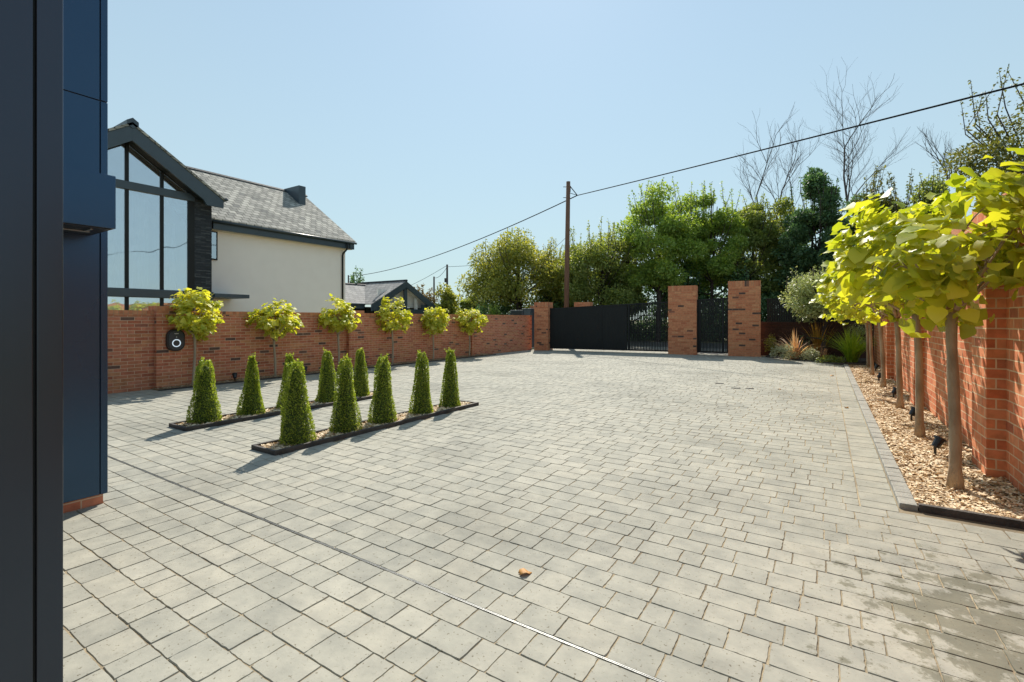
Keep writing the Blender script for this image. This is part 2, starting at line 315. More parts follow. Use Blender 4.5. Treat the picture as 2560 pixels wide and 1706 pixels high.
def pavers():
    rng = random.Random(5)
    V = []; F = []
    def paver(x0, x1, y0, y1, ns):
        g = 0.0014
        x0 += g; x1 -= g; y0 += g; y1 -= g
        bv = rng.uniform(0.0018, 0.0034)
        dz = rng.gauss(0, 0.0008); tx = rng.gauss(0, 0.004); ty = rng.gauss(0, 0.004)
        cx, cy = (x0+x1)/2, (y0+y1)/2
        j = 0.0010 if ns > 1 else 0.0006
        ring = []
        C = [(x0,y0),(x1,y0),(x1,y1),(x0,y1)]
        for i in range(4):
            a, b = C[i], C[(i+1) % 4]
            for k in range(ns):
                t = k/ns
                ring.append((a[0]+(b[0]-a[0])*t + rng.gauss(0, j), a[1]+(b[1]-a[1])*t + rng.gauss(0, j), k == 0))
        b = len(V); m = len(ring)
        for (x, y, c) in ring: V.append((x, y, -0.0095))
        for (x, y, c) in ring:
            f = bv*(1.5 if c else 1.0)*rng.uniform(0.7, 1.4)
            dx = min(1, f/max(1e-4, abs(x-cx))); dy = min(1, f/max(1e-4, abs(y-cy)))
            if not c:
                ex = abs(abs(x-cx) - (x1-x0)/2) < abs(abs(y-cy) - (y1-y0)/2)
                if ex: dy = 0
                else: dx = 0
            xx = x-(x-cx)*dx; yy = y-(y-cy)*dy
            V.append((xx, yy, dz + tx*(xx-cx) + ty*(yy-cy)))
        for i in range(m):
            k = (i+1) % m; F.append((b+i, b+k, b+m+k, b+m+i))
        F.append(tuple(b+m+i for i in range(m)))
    y = 1.866-0.1628*15
    holes = [(-5.17, -4.72, 2.81, 6.27), (-7.14, -6.68, 2.81, 6.2)]
    rows = []
    while y < 20.85:
        h = 0.1628 if y < 1.86 else rng.choice([0.158, 0.160, 0.163])
        if y < 1.866 and y+h > 1.80: h = 1.866-y
        rows.append((y, y+h)); y += h
        if abs(y-1.866) < 1e-6: y = 1.881
    for (y0, y1) in rows:
        xr = 4.4 if y1 < 4.56 else 0.215
        if y1 < 4.56: yb = y1
        xl = -11.24
        x = xl - rng.uniform(0, .2)
        while x < xr:
            L = rng.choice([0.125, 0.165, 0.165, 0.205, 0.245, 0.245])
            a, b = max(x, xl), min(x+L, xr)
            if xr - b < 0.06: b = xr
            x = b if b == xr else x+L
            if b-a < 0.03: continue
            ym = (y0+y1)/2; xm = (a+b)/2
            if any(h[0]+.02 < xm < h[1]-.02 and h[2]+.02 < ym < h[3]-.02 for h in holes): continue
            if y1 < -0.2: continue
            if y0 > 17.7 and xm > 0.6-(ym-17.6)*1.1: continue
            # skip what no viewpoint near the photograph's can see (under the near house)
            if xm < -4.7 and y1 < 1.3: continue
            d = math.hypot(xm, ym)
            paver(a, b, y0, y1, 7 if d < 3.6 else (4 if d < 6 else 1))
    # border course along the tree bed
    y = yb
    while y < 17.6:
        L = rng.choice([0.165, 0.205, 0.245]); paver(0.219, 0.452, y, min(y+L, 17.7), 2 if y < 8 else 1); y += L
    me = bpy.data.meshes.new('driveway'); me.from_pydata(V, [], F); me.update()
    return structure(link('driveway', me, M['paver']))
pavers()
# raised kerb of small setts along the bed, and its return
kb = MB(); y = 4.56; rng = random.Random(2)
while y < 17.6:
    L = rng.uniform(0.13, 0.17); kb.box(0.458, 0.565, y, min(y+L-0.006, 17.66), -0.02, 0.038+rng.gauss(0, .002)); y += L
structure(kb.build('kerb', M['rust_edge'], bevel=0.006))
structure(MB().box(0.566, 1.33, 4.6, 17.9, -0.02, 0.012).build('tree_bed', M['soil']))
structure(MB().box(-11.24, -10.86, 4.12, 15.5, -0.02, 0.022).build('wall_bed', M['soil']))
structure(MB().extrude([(-1.85,19.95,-.02),(0.5,17.72,-.02),(0.57,17.9,-.02),(1.6,17.9,-.02),(2.6,21.2,-.02),(-1.85,21.0,-.02)], (0,0,0.05)).build('planting_bed', M['dark_soil']))

# slot drain
dr = thing('slot_drain', 'thin steel slot drain running straight across the grey paving', 'drain', (-3.5, 1.874, 0))
MB().box(-8, 0.9, 1.8695, 1.8710, -0.02, 0.001).box(-8, 0.9, 1.8765, 1.8780, -0.02, 0.001).build('edge_rail', M['steel'], dr)
MB().box(-8, 0.9, 1.8712, 1.8763, -0.02, -0.005).build('slot', M['black_plastic'], dr)

# inspection cover lifting slots: small dark recessed covers far out on the paving
for (x, y, sx, lab) in [(-1.93, 11.22, .085, 'dark slot in the paving, the farthest of the three near the gate'), (-1.52, 10.62, .085, 'dark slot in the paving, left one of the nearer pair'), (-1.28, 10.74, .075, 'dark slot in the paving, right one of the nearer pair')]:
    o = MB().box(-sx, sx, -0.045, 0.045, 0.0, 0.004).build('drain_slot', M['black_plastic'], bevel=0.001); o.location = (x, y, 0.003)
    tag(o, lab, 'drain slot', 'dark slots in the paving')

# ------------------------------------------------------------------ walls
WX = -11.25
gw = thing('garden_wall', 'long low red brick garden wall behind the row of small trees', 'wall', (WX-0.11, 10, 0))
H = 1.465
MB().box(WX-0.22, WX, 0.0, 18.95, -0.05, H).build('wall_panel', M['brick'], gw)
cp = MB(); cp.box(WX-0.225, WX+0.004, 0.0, 18.95, H+0.0005, 1.57); cp.build('coping', M['soldier'], gw)
for (a, b, t) in [(4.17, 4.82, 1.66), (8.79, 9.31, 1.64), (14.36, 14.9, 1.575)]:
    MB().box(WX-0.26, WX+0.115, a, b, -0.05, t-0.1).build('pier', M['brick'], gw)
    MB().box(WX-0.262, WX+0.118, a-.003, b+.003, t-0.0995, t).build('pier_cap', M['soldier'], gw)
tw = thing('tall_wall', 'tall orange brick wall in full sun beside the wood chip bed', 'wall', (1.42, 10, 0))
MB().box(1.31, 1.55, 1.5, 19.4, -0.05, 2.40).build('wall_panel', M['brick_orange'], tw)
MB().box(1.306, 1.554, 1.5, 19.4, 2.4005, 2.5).build('coping', M['soldier'], tw)
for a in (1.75, 5.83, 9.95, 14.05):
    MB().box(1.185, 1.312, a, a+0.5, -0.05, 2.44).build('pier', M['brick_orange'], tw)

# ------------------------------------------------------------------ gate pillars, gates
GA = math.atan2(1.25, 8.85)
def gpos(t, d=0):      # t metres along the gate line from the left pillar's front corner, d behind it
    c, s = math.cos(GA), math.sin(GA); return (-10.96 + t*c - d*s, 18.67 + t*s + d*c, 0)
def pillar(t, wd, dp, h, label):
    p = thing('gate_pillar', label, 'pillar', gpos(t), GA, 'brick pillars of the entrance gate')
    MB().box(0, wd, 0, dp, -0.05, h-0.215).build('shaft', M['brick_gate'], p, local=True)
    MB().box(-.003, wd+.003, -.003, dp+.003, h-0.2145, h).build('cap', M['soldier'], p, local=True)
pillar(0.0, 0.66, 0.62, 2.15, 'lowest brick gate pillar, where the garden wall meets the sliding gate')
pillar(5.76, 1.06, 0.62, 2.71, 'brick gate pillar standing between the wide gate and the narrow gate')
pillar(7.94, 1.10, 0.62, 2.83, 'tallest and widest brick gate pillar, beside the planting bed')
def gate(name, label, cat, t0, t1, h0, h1, dep, pitch, finw, find, post, solid):
    g = thing(name, label, cat, gpos(t0, dep), GA); L = t1-t0
    top = lambda x: h0+(h1-h0)*x/L
    f = MB()
    z0 = 0.13
    def slopebar(z, hh, y0, y1):
        f.extrude([(0, y0, z(0)), (L, y0, z(L)), (L, y0, z(L)+hh), (0, y0, z(0)+hh)], (0, y1-y0, 0))
    slopebar(lambda x: top(x)-0.05, 0.05, -0.075, 0.075)
    slopebar(lambda x: z0-0.05, 0.06, -0.075, 0.075)
    for x in post: f.box(x, x+0.07, -0.077, 0.077, z0-0.04, top(x)-0.004)
    f.build('frame', M['anthra_dark'], g, local=True)
    f = MB(); x = 0.08
    while x < L-0.05:
        fw = pitch*.93 if x < solid*L else finw
        f.box(x, x+fw, -find/2, find/2, z0+0.0105, top(x)-0.051); x += pitch
    f.build('slats', M['anthra_dark'], g, local=True)
    for zz in (0.36, 0.72):
        f = MB()
        zf = z0+(h0-z0)*zz
        slopebar2 = [(0, -0.01, zf), (L, -0.01, zf+(h1-h0)*zz), (L, -0.01, zf+(h1-h0)*zz+0.03), (0, -0.01, zf+0.03)]
        f.extrude(slopebar2, (0, 0.02, 0))
        f.build('cross_rail', M['anthra_dark'], g, local=True)
    return g
g1 = gate('sliding_gate', 'wide black sliding gate of vertical slats between the low and middle pillars', 'gate', 0.50, 5.80, 1.87, 2.11, 0.30, 0.062, 0.026, 0.11, (0.0, 2.45, 3.62, 5.23), 0.66)
g2 = gate('pedestrian_gate', 'narrow black slatted gate between the two tall pillars', 'gate', 6.70, 7.98, 2.16, 2.22, 0.30, 0.052, 0.034, 0.12, (0.0, 0.2, 1.02, 1.21), 0.15)
tag(MB().box(-0.04, 0.04, -0.03, 0.03, 0, 0.05).extrude([(-0.02,-.02,.05),(.02,-.02,.05),(.02,.02,.05),(-.02,.02,.05)], (0,0,.05)).build('gate_stop', M['steel'], bevel=.004), 'small pale metal gate stop at the foot of the low pillar', 'gate stop').location = gpos(0.75, 0.12)

for (x, y, a, h, lab) in [(-12.85, 21.45, 0.5, 2.08, 'short brick pillar end peeping out left of the low gate pillar'), (-10.95, 22.75, 0.85, 2.27, 'brick pillar beyond the sliding gate, only its top showing')]:
    p = thing('entrance_pillar', lab, 'pillar', (x, y, 0), GA, 'brick pillars outside the gate')
    MB().box(0, a, 0, 0.5, -.05, h-0.1).build('shaft', M['brick_gate'], p, local=True)
    MB().box(-.003, a+.003, -.003, .503, h-0.0995, h).build('cap', M['soldier'], p, local=True)
# equipment cabinets behind the wall
for (x, y, sx, sy, h, lab, lv) in [(-13.15, 20.85, 0.34, 0.3, 1.85, 'dark louvred cabinet behind the far end of the garden wall, the lower one', True), (-12.62, 21.0, 0.2, 0.3, 1.93, 'plain dark cabinet behind the far end of the garden wall, the taller one', False)]:
    c = thing('equipment_cabinet', lab, 'cabinet', (x, y, 0), GA, 'dark cabinets behind the garden wall')
    MB().box(-sx, sx, -sy, sy, 0, h-0.06).build('body', M['anthra'], c, local=True, bevel=.01)
    MB().box(-sx-.015, sx+.015, -sy-.015, sy+.015, h-0.0595, h).build('lid', M['anthra'], c, local=True, bevel=.01)
    if lv:
        lo = MB()
        for k in range(7): lo.box(-sx+.05, sx-.05, -sy-.02, -sy-.001, h-0.1-k*0.05, h-0.075-k*0.05)
        lo.build('louvre', M['anthra_dark'], c, local=True)
# boundary behind the planting bed: dwarf wall with black fence on top
dw = thing('dwarf_wall', 'shaded low brick wall behind the planting bed', 'wall', (0.3, 20.98, 0))
MB().box(-2.3, 3.2, 20.9, 21.1, -.05, 1.2).build('wall_panel', M['brick_shaded'], dw); MB().box(-2.3, 3.2, 20.89, 21.11, 1.2005, 1.29).build('coping', M['brick_shaded'], dw)
bf = thing('slatted_fence', 'black slatted fence standing on the low wall behind the olive tree', 'fence', (0.3, 21.0, 1.29))
f = MB(); x = -1.9
while x < 3.1: f.box(x, x+0.07, 20.99, 21.01, 1.33, 2.15); x += 0.078
f.build('slats', M['anthra_dark'], bf)
MB().box(-1.95, 3.15, 20.985, 21.03, 2.151, 2.19).box(-1.95, 3.15, 20.985, 21.03, 1.295, 1.329).build('rail', M['anthra_dark'], bf)

# ------------------------------------------------------------------ the near house: dark metal cladding
hs = thing('clad_house', 'dark metal clad house wall filling the left edge of the view', 'house', (-4.5, -1.0, 0))
MB().box(-9.0, -4.605, -5, 1.375, 0.06, 6.2).box(-4.604, -2.29, -5, 0.53, 0.06, 6.2).build('core_wall', M['anthra'], hs)
def cladmat(c1, c2, ior, tint):
    m, nt, n, l, p = newmat('metal_cladding')
    tc = n.new('ShaderNodeTexCoord')
    nz = n.new('ShaderNodeTexNoise'); nz.inputs['Scale'].default_value = 1.3; nz.inputs['Detail'].default_value = 3; l.new(tc.outputs['Object'], nz.inputs['Vector'])
    r = ramp(n, [(0.3, c1), (0.7, c2)]); l.new(nz.outputs[0], r.inputs[0]); l.new(r.outputs[0], p.inputs['Base Color'])
    p.inputs['Metallic'].default_value = 0.0; p.inputs['Roughness'].default_value = 0.27; p.inputs['IOR'].default_value = ior; p.inputs['Specular Tint'].default_value = rgba(tint)
    nb = n.new('ShaderNodeTexNoise'); nb.inputs['Scale'].default_value = 400; l.new(tc.outputs['Object'], nb.inputs['Vector'])
    b = n.new('ShaderNodeBump'); b.inputs['Strength'].default_value = 0.05; b.inputs['Distance'].default_value = 0.002; l.new(nb.outputs[0], b.inputs['Height']); l.new(b.outputs[0], p.inputs['Normal'])
    return m
M['clad_front'] = cladmat((0.022,0.017,0.020), (0.030,0.023,0.027), 1.7, (0.5,0.72,1.0))
M['clad'] = cladmat((0.011,0.018,0.038), (0.016,0.024,0.046), 2.0, (0.32,0.60,1.0))
# pier nearest the camera: wide panel, dark groove, corner trim
MB().box(-2.285, -2.255, -1.2, 0.485, 0.03, 6.18).build('cladding_panel', M['clad_front'], hs, bevel=.003)
MB().box(-2.285, -2.252, 0.493, 0.562, 0.03, 6.18).build('corner_trim', M['clad_front'], hs, bevel=.004)
MB().box(-4.6, -2.2855, 0.535, 0.56, 0.03, 6.18).build('cladding_panel', M['clad_front'], hs, bevel=.003)
MB().box(-2.283, -2.268, 0.4855, 0.4925, 0.05, 6.1).build('shadow_gap', M['anthra_dark'], hs)
# recessed wall with horizontal joint and its corner trim
MB().box(-4.604, -4.592, 0.56, 1.352, 0.075, 3.045).build('cladding_panel', M['clad'], hs, bevel=.002)
MB().box(-4.604, -4.592, 0.56, 1.352, 3.052, 6.18).build('cladding_panel', M['clad'], hs, bevel=.002)
MB().box(-4.66, -4.588, 1.356, 1.40, 0.075, 3.045).box(-4.66, -4.588, 1.356, 1.40, 3.052, 6.18).build('corner_trim', M['clad'], hs, bevel=.003)
MB().box(-9.0, -4.6605, 1.376, 1.39, 0.075, 6.18).build('cladding_panel', M['clad'], hs)
MB().box(-4.63, -4.60, 0.57, 1.375, -0.01, 0.0745).build('plinth', M['brick'], hs)
MB().box(-4.591, -4.17, 0.565, 1.318, 2.031, 2.40).build('canopy_box', M['clad'], hs, bevel=.004)
ledm = M['anthra_dark']
MB().box(-4.575, -4.19, 0.6, 1.30, 2.024, 2.0305).build('canopy_underside', M['black_plastic'], hs)
MB().box(-4.42, -4.40, 0.7, 1.24, 2.018, 2.0235).box(-4.42, -4.25, 1.2, 1.215, 2.019, 2.0232).build('light_channel', M['steel'], hs)
MB().box(-9.1, -4.5, -5.1, 1.45, 6.205, 6.3).box(-4.4995, -2.2, -5.1, 0.6, 6.205, 6.3).build('roof_edge', M['anthra'], hs)

# ------------------------------------------------------------------ neighbour's house
nh = thing('rendered_house', 'cream rendered house with slate roof and glazed dark gable beyond the garden wall', 'house', (-22, 11, 0))
MB().extrude([(-29.6,9.0,0),(-21.4,9.0,0),(-21.4,9.0,5.1),(-25.5,9.0,8.2),(-29.6,9.0,5.1)], (0, 7.64, 0)).build('wall', M['render'], nh)
ez, rz_ = 5.42, 8.52
sl = MB()
sl.extrude([(-20.95,8.6,ez),(-25.5,8.6,rz_),(-25.5,8.6,rz_+.1),(-20.95,8.6,ez+.1)], (0, 8.35, 0))
roof = sl.build('roof', M['slate'], nh)
MB().extrude([(-25.505,6,rz_),(-30.05,6,ez),(-30.05,6,ez+.1),(-25.505,6,rz_+.1)], (0, 10.95, 0)).build('roof', M['slate'], nh)
rt = MB(); y = 8.7; rng = random.Random(3)
while y < 16.9: rt.extrude([(-25.64,y,rz_+.06),(-25.5,y,rz_+.17),(-25.36,y,rz_+.06),(-25.36,y,rz_+.02),(-25.64,y,rz_+.02)], (0, .29, 0)); y += .3
rt.build('ridge_tiles', M['stone'], roof)
MB().box(-21.15, -21.06, 9.9, 16.95, 5.10, 5.415).build('fascia', M['anthra'], nh)
MB().box(-21.4, -21.151, 9.9, 16.9, 5.085, 5.12).build('soffit', M['soffit'], nh)
MB().tube([(-20.98, 9.8, 5.42), (-20.98, 17.02, 5.42)], 0.062, 8).build('gutter', M['anthra'], nh, smooth=True)
MB().extrude([(-21.0,16.645,5.1),(-21.0,16.645,5.40),(-25.5,16.645,8.5),(-29.9,16.645,5.40),(-29.9,16.645,5.1),(-25.5,16.645,8.2)], (0, 0.22, 0)).build('verge_board', M['anthra'], nh)
MB().tube([(-20.98,16.45,5.4),(-20.98,16.45,5.15),(-21.02,16.45,5.05),(-21.3,16.43,4.85),(-21.34,16.43,4.75),(-21.34,16.43,0)], 0.045, 8).build('downpipe', M['anthra_dark'], nh, smooth=True)
MB().box(-25.7, -24.15, 15.75, 16.15, 7.3, 8.72).build('chimney', M['anthra'], roof)
wf = MB().box(-21.42, -21.35, 9.45, 10.2, 3.86, 5.05).build('window', M['anthra_dark'], nh)
MB().box(-21.35, -21.342, 9.5, 10.14, 3.92, 5.0).build('pane', M['glass'], wf)
MB().box(-21.39, -19.95, 9.44, 10.78, 2.25, 2.40).build('porch_canopy', M['anthra'], nh, bevel=.01)
# dark gable wing
FX = -20.2; AY = 6.70
MB().box(FX-0.45, FX, 8.82, 9.43, 0, 6.0).build('stone_pier', M['stone'], nh)
MB().box(FX-0.45, FX, 3.97, 4.58, 0, 6.0).build('stone_pier', M['stone'], nh)
MB().box(-25, FX-0.4505, 9.1, 9.4, 0, 5.9).build('side_wall', M['stone'], nh)
MB().box(-25, FX-0.4505, 4.0, 4.3, 0, 5.9).build('side_wall', M['stone'], nh)
wr = MB()
wr.extrude([(-26,AY,8.0),(-26,9.68,6.03),(-26,9.68,6.12),(-26,AY,8.09)], (6.28, 0, 0))
wr.extrude([(-26,AY-.002,8.0),(-26,3.72,6.03),(-26,3.72,6.12),(-26,AY-.002,8.09)], (6.28, 0, 0))
wroof = wr.build('roof', M['slate'], nh)
MB().extrude([(-19.72,AY-.17,7.98),(-19.72,AY-.17,8.12),(-19.72,AY,8.24),(-19.72,AY+.17,8.12),(-19.72,AY+.17,7.98),(-19.72,AY,7.88)], (-6, 0, 0)).build('ridge_cap', M['anthra'], wroof)
bb = MB()
for sg in (1, -1):
    Y = lambda d: AY + sg*d
    bb.extrude([(-19.75,Y(0.001),7.99),(-19.75,Y(2.96),6.02),(-19.75,Y(2.96),5.74),(-19.75,Y(2.36),5.74),(-19.75,Y(2.24),5.93),(-19.75,Y(0.001),7.47)], (-0.09, 0, 0))
bb.build('barge_board', M['anthra'], nh)
sf = MB()
for sg in (1, -1):
    Y = lambda d: AY + sg*d
    sf.extrude([(-19.845,Y(0.002),7.53),(-19.845,Y(2.24),6.0),(-19.845,Y(2.24),5.95),(-19.845,Y(0.002),7.48)], (-0.6, 0, 0))
    sf.box(-20.5, -19.845, min(Y(2.245),Y(2.9)), max(Y(2.245),Y(2.9)), 6.002, 6.03)
sf.build('soffit', M['anthra_dark'], nh)
MB().tube([(-19.66, 9.74, 6.08), (-21.2, 9.74, 6.08)], 0.06, 8).build('gutter', M['anthra'], nh, smooth=True)
fr = MB()
rake = lambda y: 7.46 - abs(y-AY)*0.687
for yc in (5.65, AY, 7.75):
    fr.box(FX-0.1, FX-0.001, yc-0.05, yc+0.05, 0.05, rake(yc))
fr.box(FX-0.1, FX-0.001, 8.6, 8.8195, 0.05, 6.0); fr.box(FX-0.1, FX-0.001, 4.5805, 4.8, 0.05, 6.0)
fr.build('window_frame', M['anthra_dark'], nh)
MB().box(FX-0.12, FX+0.03, 4.58, 8.82, 5.88, 6.16).build('transom', M['anthra'], nh, bevel=.01)
MB().box(FX-0.12, FX+0.10, 4.4, 9.46, 2.16, 2.46).build('floor_beam', M['anthra'], nh, bevel=.02)
ys = [4.8, 5.60, 5.70, 6.65, 6.75, 7.70, 7.80, 8.6]
for i in range(0, 8, 2):
    a, b = ys[i], ys[i+1]
    wn_ = MB().box(FX-0.06, FX-0.045, a, b, 2.46, 5.88).build('window_pane', M['glass'], nh)
    MB().box(FX-0.06, FX-0.045, a, b, 0.1, 2.16).build('window_pane', M['glass'], nh)
    MB().extrude([(FX-0.06,a,6.16),(FX-0.06,b,6.16),(FX-0.06,b,max(6.17,rake(b))),(FX-0.06,a,max(6.17,rake(a)))], (0.015,0,0)).build('window_pane', M['glass'], nh)
cu = MB()
def curtain(y0, y1, z0, z1, X, fold):
    n = int((y1-y0)/0.04); b = len(cu.v)
    for i in range(n+1):
        y = y0+(y1-y0)*i/n; x = X+math.sin(y*fold)*0.05+math.sin(y*fold*2.7)*0.015
        cu.v.append((x, y, z0)); cu.v.append((x, y, z1))
    for i in range(n): cu.f.append((b+2*i, b+2*i+2, b+2*i+3, b+2*i+1))
curtain(4.6, 5.5, 2.5, 5.9, FX-0.4, 40); curtain(5.9, 7.5, 2.5, 5.85, FX-0.45, 40); curtain(7.95, 8.35, 2.5, 5.0, FX-0.4, 38)
cu.build('curtain', M['curtain'], nh)
rm = MB(); rm.box(-24.2, -24.1, 4.31, 9.09, 2.5, 7.6); rm.box(-24.2, FX-0.15, 4.31, 9.09, 2.3, 2.4)
for sg in (1, -1):
    Y = lambda d: AY + sg*d
    rm.extrude([(-24.1,Y(0.003),7.9),(-24.1,Y(2.5),6.2),(-24.1,Y(2.5),6.15),(-24.1,Y(0.003),7.85)], (3.3, 0, 0))
rm.build('room_interior', M['white_in'], nh)

# ------------------------------------------------------------------ low outbuilding
ob = thing('garden_building', 'low outbuilding with pale slate roof and navy open gable', 'building', (-26, 23, 0))
GX = -24.5; GY = 24.05
MB().box(-31, -25.4, 17.0, 21.3, 0, 2.3).box(-31, GX-0.9, 21.4, 26.7, 0, 2.2).build('wall', M['anthra_dark'], ob)
r_ = MB()
r_.extrude([(-29.5,GY,3.98),(-29.5,21.0,2.32),(-29.5,21.0,2.38),(-29.5,GY,4.04)], (5.1,0,0))
r_.extrude([(-29.5,GY+.002,3.98),(-29.5,27.1,2.32),(-29.5,27.1,2.38),(-29.5,GY+.002,4.04)], (5.1,0,0))
gr_ = r_.build('roof', M['slate_far'], ob)
MB().extrude([(-25.1,16.6,2.34),(-28.3,16.6,3.78),(-28.3,16.6,3.85),(-25.1,16.6,2.41)], (0,7.2,0)).extrude([(-28.302,16.6,3.78),(-31.5,16.6,2.34),(-31.5,16.6,2.41),(-28.302,16.6,3.85)], (0,7.2,0)).build('roof', M['slate_far'], ob)
MB().tube([(-29.5,GY,4.06),(-24.35,GY,4.06)], 0.09, 6).tube([(-28.3,16.6,3.86),(-28.3,23.8,3.86)], 0.09, 6).build('ridge_tiles', M['stone'], gr_)
MB().box(-25.2,-25.1,17,21.0,2.08,2.33).tube([(-25.05,16.6,2.36),(-25.05,21.0,2.36)], .06, 8).build('gutter_board', M['anthra'], ob)
b2 = MB()
for sg in (1, -1):
    Y = lambda d: GY + sg*d
    b2.extrude([(GX+.14,Y(0.001),4.0),(GX+.14,Y(3.08),2.30),(GX+.14,Y(3.08),1.9),(GX+.14,Y(2.85),1.95),(GX+.14,Y(0.001),3.58)], (-.08,0,0))
b2.build('barge_board', M['anthra'], ob)
MB().box(GX-.06, GX+.05, GY-.14, GY+.14, 2.1, 3.56).build('post', M['anthra'], ob)
MB().box(GX-.12, GX+.05, 21.4, 26.7, 1.75, 2.08).build('sill_beam', M['anthra'], ob)
MB().box(GX-.12, GX+.04, 21.3, 22.6, 2.081, 2.6).build('gable_cladding', M['anthra'], ob)
MB().box(GX-.12, GX+.04, 25.7, 26.8, 2.081, 2.42).build('gable_cladding', M['anthra'], ob)
b3 = MB()
for sg in (1, -1):
    Y = lambda d: GY + sg*d
    b3.extrude([(GX-.13,Y(0.002),3.72),(GX-.13,Y(2.6),2.30),(GX-.13,Y(2.6),2.24),(GX-.13,Y(0.002),3.66)], (-.36,0,0))
b3.box(GX-.56,GX-.50,22,26.2,2.205,3.4); b3.extrude([(GX-.2,GY-.3,2.1),(GX-.2,GY-1.1,2.95),(GX-.2,GY-1.0,3.05),(GX-.2,GY-.2,2.2)], (-.1,0,0)); b3.box(GX-.3,GX-.15,25.2,25.4,2.09,2.9)
b3.build('gable_interior', M['white_in'], ob)

# ------------------------------------------------------------------ EV charger
ec = thing('car_charger', 'black rounded charging point with white ring mounted on the brick pier', 'charger', (WX+0.116, 4.49, 0.97))
def rrect(w_, h_, r, n=8):
    pts = []
    for (cx, cy, a0) in ((w_-r, h_-r, 0), (-w_+r, h_-r, 90), (-w_+r, -h_+r, 180), (w_-r, -h_+r, 270)):
        for k in range(n+1):
            a = R(a0+90*k/n); pts.append((cx+r*math.cos(a), cy+r*math.sin(a)))
    return pts
MB().extrude([(0, y, z) for (y, z) in rrect(0.165, 0.225, 0.15)], (0.07,0,0)).build('housing', M['black_plastic'], ec, local=True, bevel=.012)
M['charger_face'] = plain('charger_face', (0.03,0.04,0.052), 0.3)
MB().extrude([(0.0705, y, z) for (y, z) in rrect(0.135, 0.195, 0.125)], (0.012,0,0)).build('front_face', M['charger_face'], ec, local=True, bevel=.005)
M['ring'], nt_, n_, l_, p_ = newmat('lit_ring'); p_.inputs['Base Color'].default_value = (0.75,0.85,0.95,1); p_.inputs['Emission Color'].default_value = (0.7,0.85,1,1); p_.inputs['Emission Strength'].default_value = 0.25
ri = MB(); n = 32; zc = -0.06
for k in range(n):
    a = 2*math.pi*k/n
    for r0, x in ((0.060,0.083),(0.060,0.0855),(0.079,0.0855),(0.079,0.083)): ri.v.append((x, r0*math.cos(a), zc+r0*math.sin(a)))
for k in range(n):
    k2 = (k+1) % n
    for q in range(4): q2 = (q+1) % 4; ri.f.append((4*k+q, 4*k+q2, 4*k2+q2, 4*k2+q))
ri.build('light_ring', M['ring'], ec, local=True)
M['white_mark'] = plain('white_print', (0.75,0.78,0.80), 0.5)
lg = MB()
for k, (a, b) in enumerate([(-.034,-.026),(-.022,-.012),(-.008,.002),(.006,.014),(.018,.034)]): lg.box(.083,.0838,a,b,.125,.138 if k % 2 else .141)
lg.build('printed_word', M['white_mark'], ec, local=True)
MB().box(.083,.0838,-.009,.009,.055,.069).build('status_light', M['white_mark'], ec, local=True)

# ------------------------------------------------------------------ utility poles and cables
up = thing('utility_pole', 'tall brown wooden utility pole rising behind the sliding gate', 'utility pole', (-12.16, 24.3, 0))
MB().tube([(-12.20,24.30,-.3),(-12.15,24.33,4.5),(-12.08,24.35,9.09)], [0.155,0.14,0.115], 12).build('pole', M['pole_wood'], up, smooth=True)
br = MB(); br.tube([(-12.0,24.38,8.85),(-11.66,24.62,8.33)], .025, 6); br.tube([(-12.0,24.38,8.45),(-11.66,24.62,8.33)], .018, 6); br.tube([(-11.98,24.4,8.85),(-12.0,24.40,8.5)], .03, 6)
br.build('bracket', M['cable'], up)
MB().tube([(-12.32,24.2,8.8),(-12.0,24.42,8.8)], .018, 6).build('bolt', M['cable'], up)
MB().tube([(-12.32,24.2,8.2),(-12.0,24.42,8.2)], .018, 6).build('bolt', M['cable'], up)
def cable(name, label, a, b, sag, r, n=24):
    pts = [(a[0]+(b[0]-a[0])*t, a[1]+(b[1]-a[1])*t, a[2]+(b[2]-a[2])*t - 4*sag*t*(1-t)) for t in [i/n for i in range(n+1)]]
    tag(MB().tube(pts, r, 6).build(name, M['cable'], smooth=True), label, 'cable')
cable('overhead_cable', 'thick black overhead cable running from the pole to the upper right', (-11.66,24.62,8.32), (-11.66+15.11*2.2, 24.62-10.44*2.2, 8.32-1.92*2.2), 0.12, 0.022)
cable('overhead_cable', 'black overhead cable sloping down from the pole to the far left', (-11.66,24.62,8.32), (-49.79, 39.19, 6.7), 0.9, 0.028)
cable('stay_wire', 'thin wire slanting down behind the trees left of the pole', (-12.1,24.4,6.1), (-19.5,28.5,3.0), 0.05, 0.010)
for (x, y, h, r, lab) in [(-31.59,36.71,6.82,.13,'grey far pole with small box, right of the outbuilding gable'), (-42.22,46.5,6.85,.14,'plain grey far pole close behind the outbuilding roof'), (-49.79,39.19,6.85,.12,'far pole stub showing beside the cream house corner')]:
    fp = thing('distant_pole', lab, 'utility pole', (x, y, 0), 0, 'far utility poles')
    MB().tube([(x,y,0),(x,y,h)], [r, r*.75], 8).build('pole', M['far_pole'], fp, smooth=True)
    if x > -35: MB().box(x-.28, x-.11, y-.1, y+.1, h-1.75, h-1.35).build('junction_box', M['far_pole'], fp)
cable('distant_wire', 'faint wire between the two far poles', (-31.59,36.71,6.6), (-42.22,46.5,6.7), 0.35, 0.022)
cable('distant_wire', 'faint upper wire falling left from the far boxed pole', (-31.59,36.71,6.75), (-47.0,42.0,4.2), 0.3, 0.018)
cable('distant_wire', 'short wire going right from the far boxed pole into the trees', (-31.59,36.71,6.6), (-22.5,39.0,7.0), 0.1, 0.018)

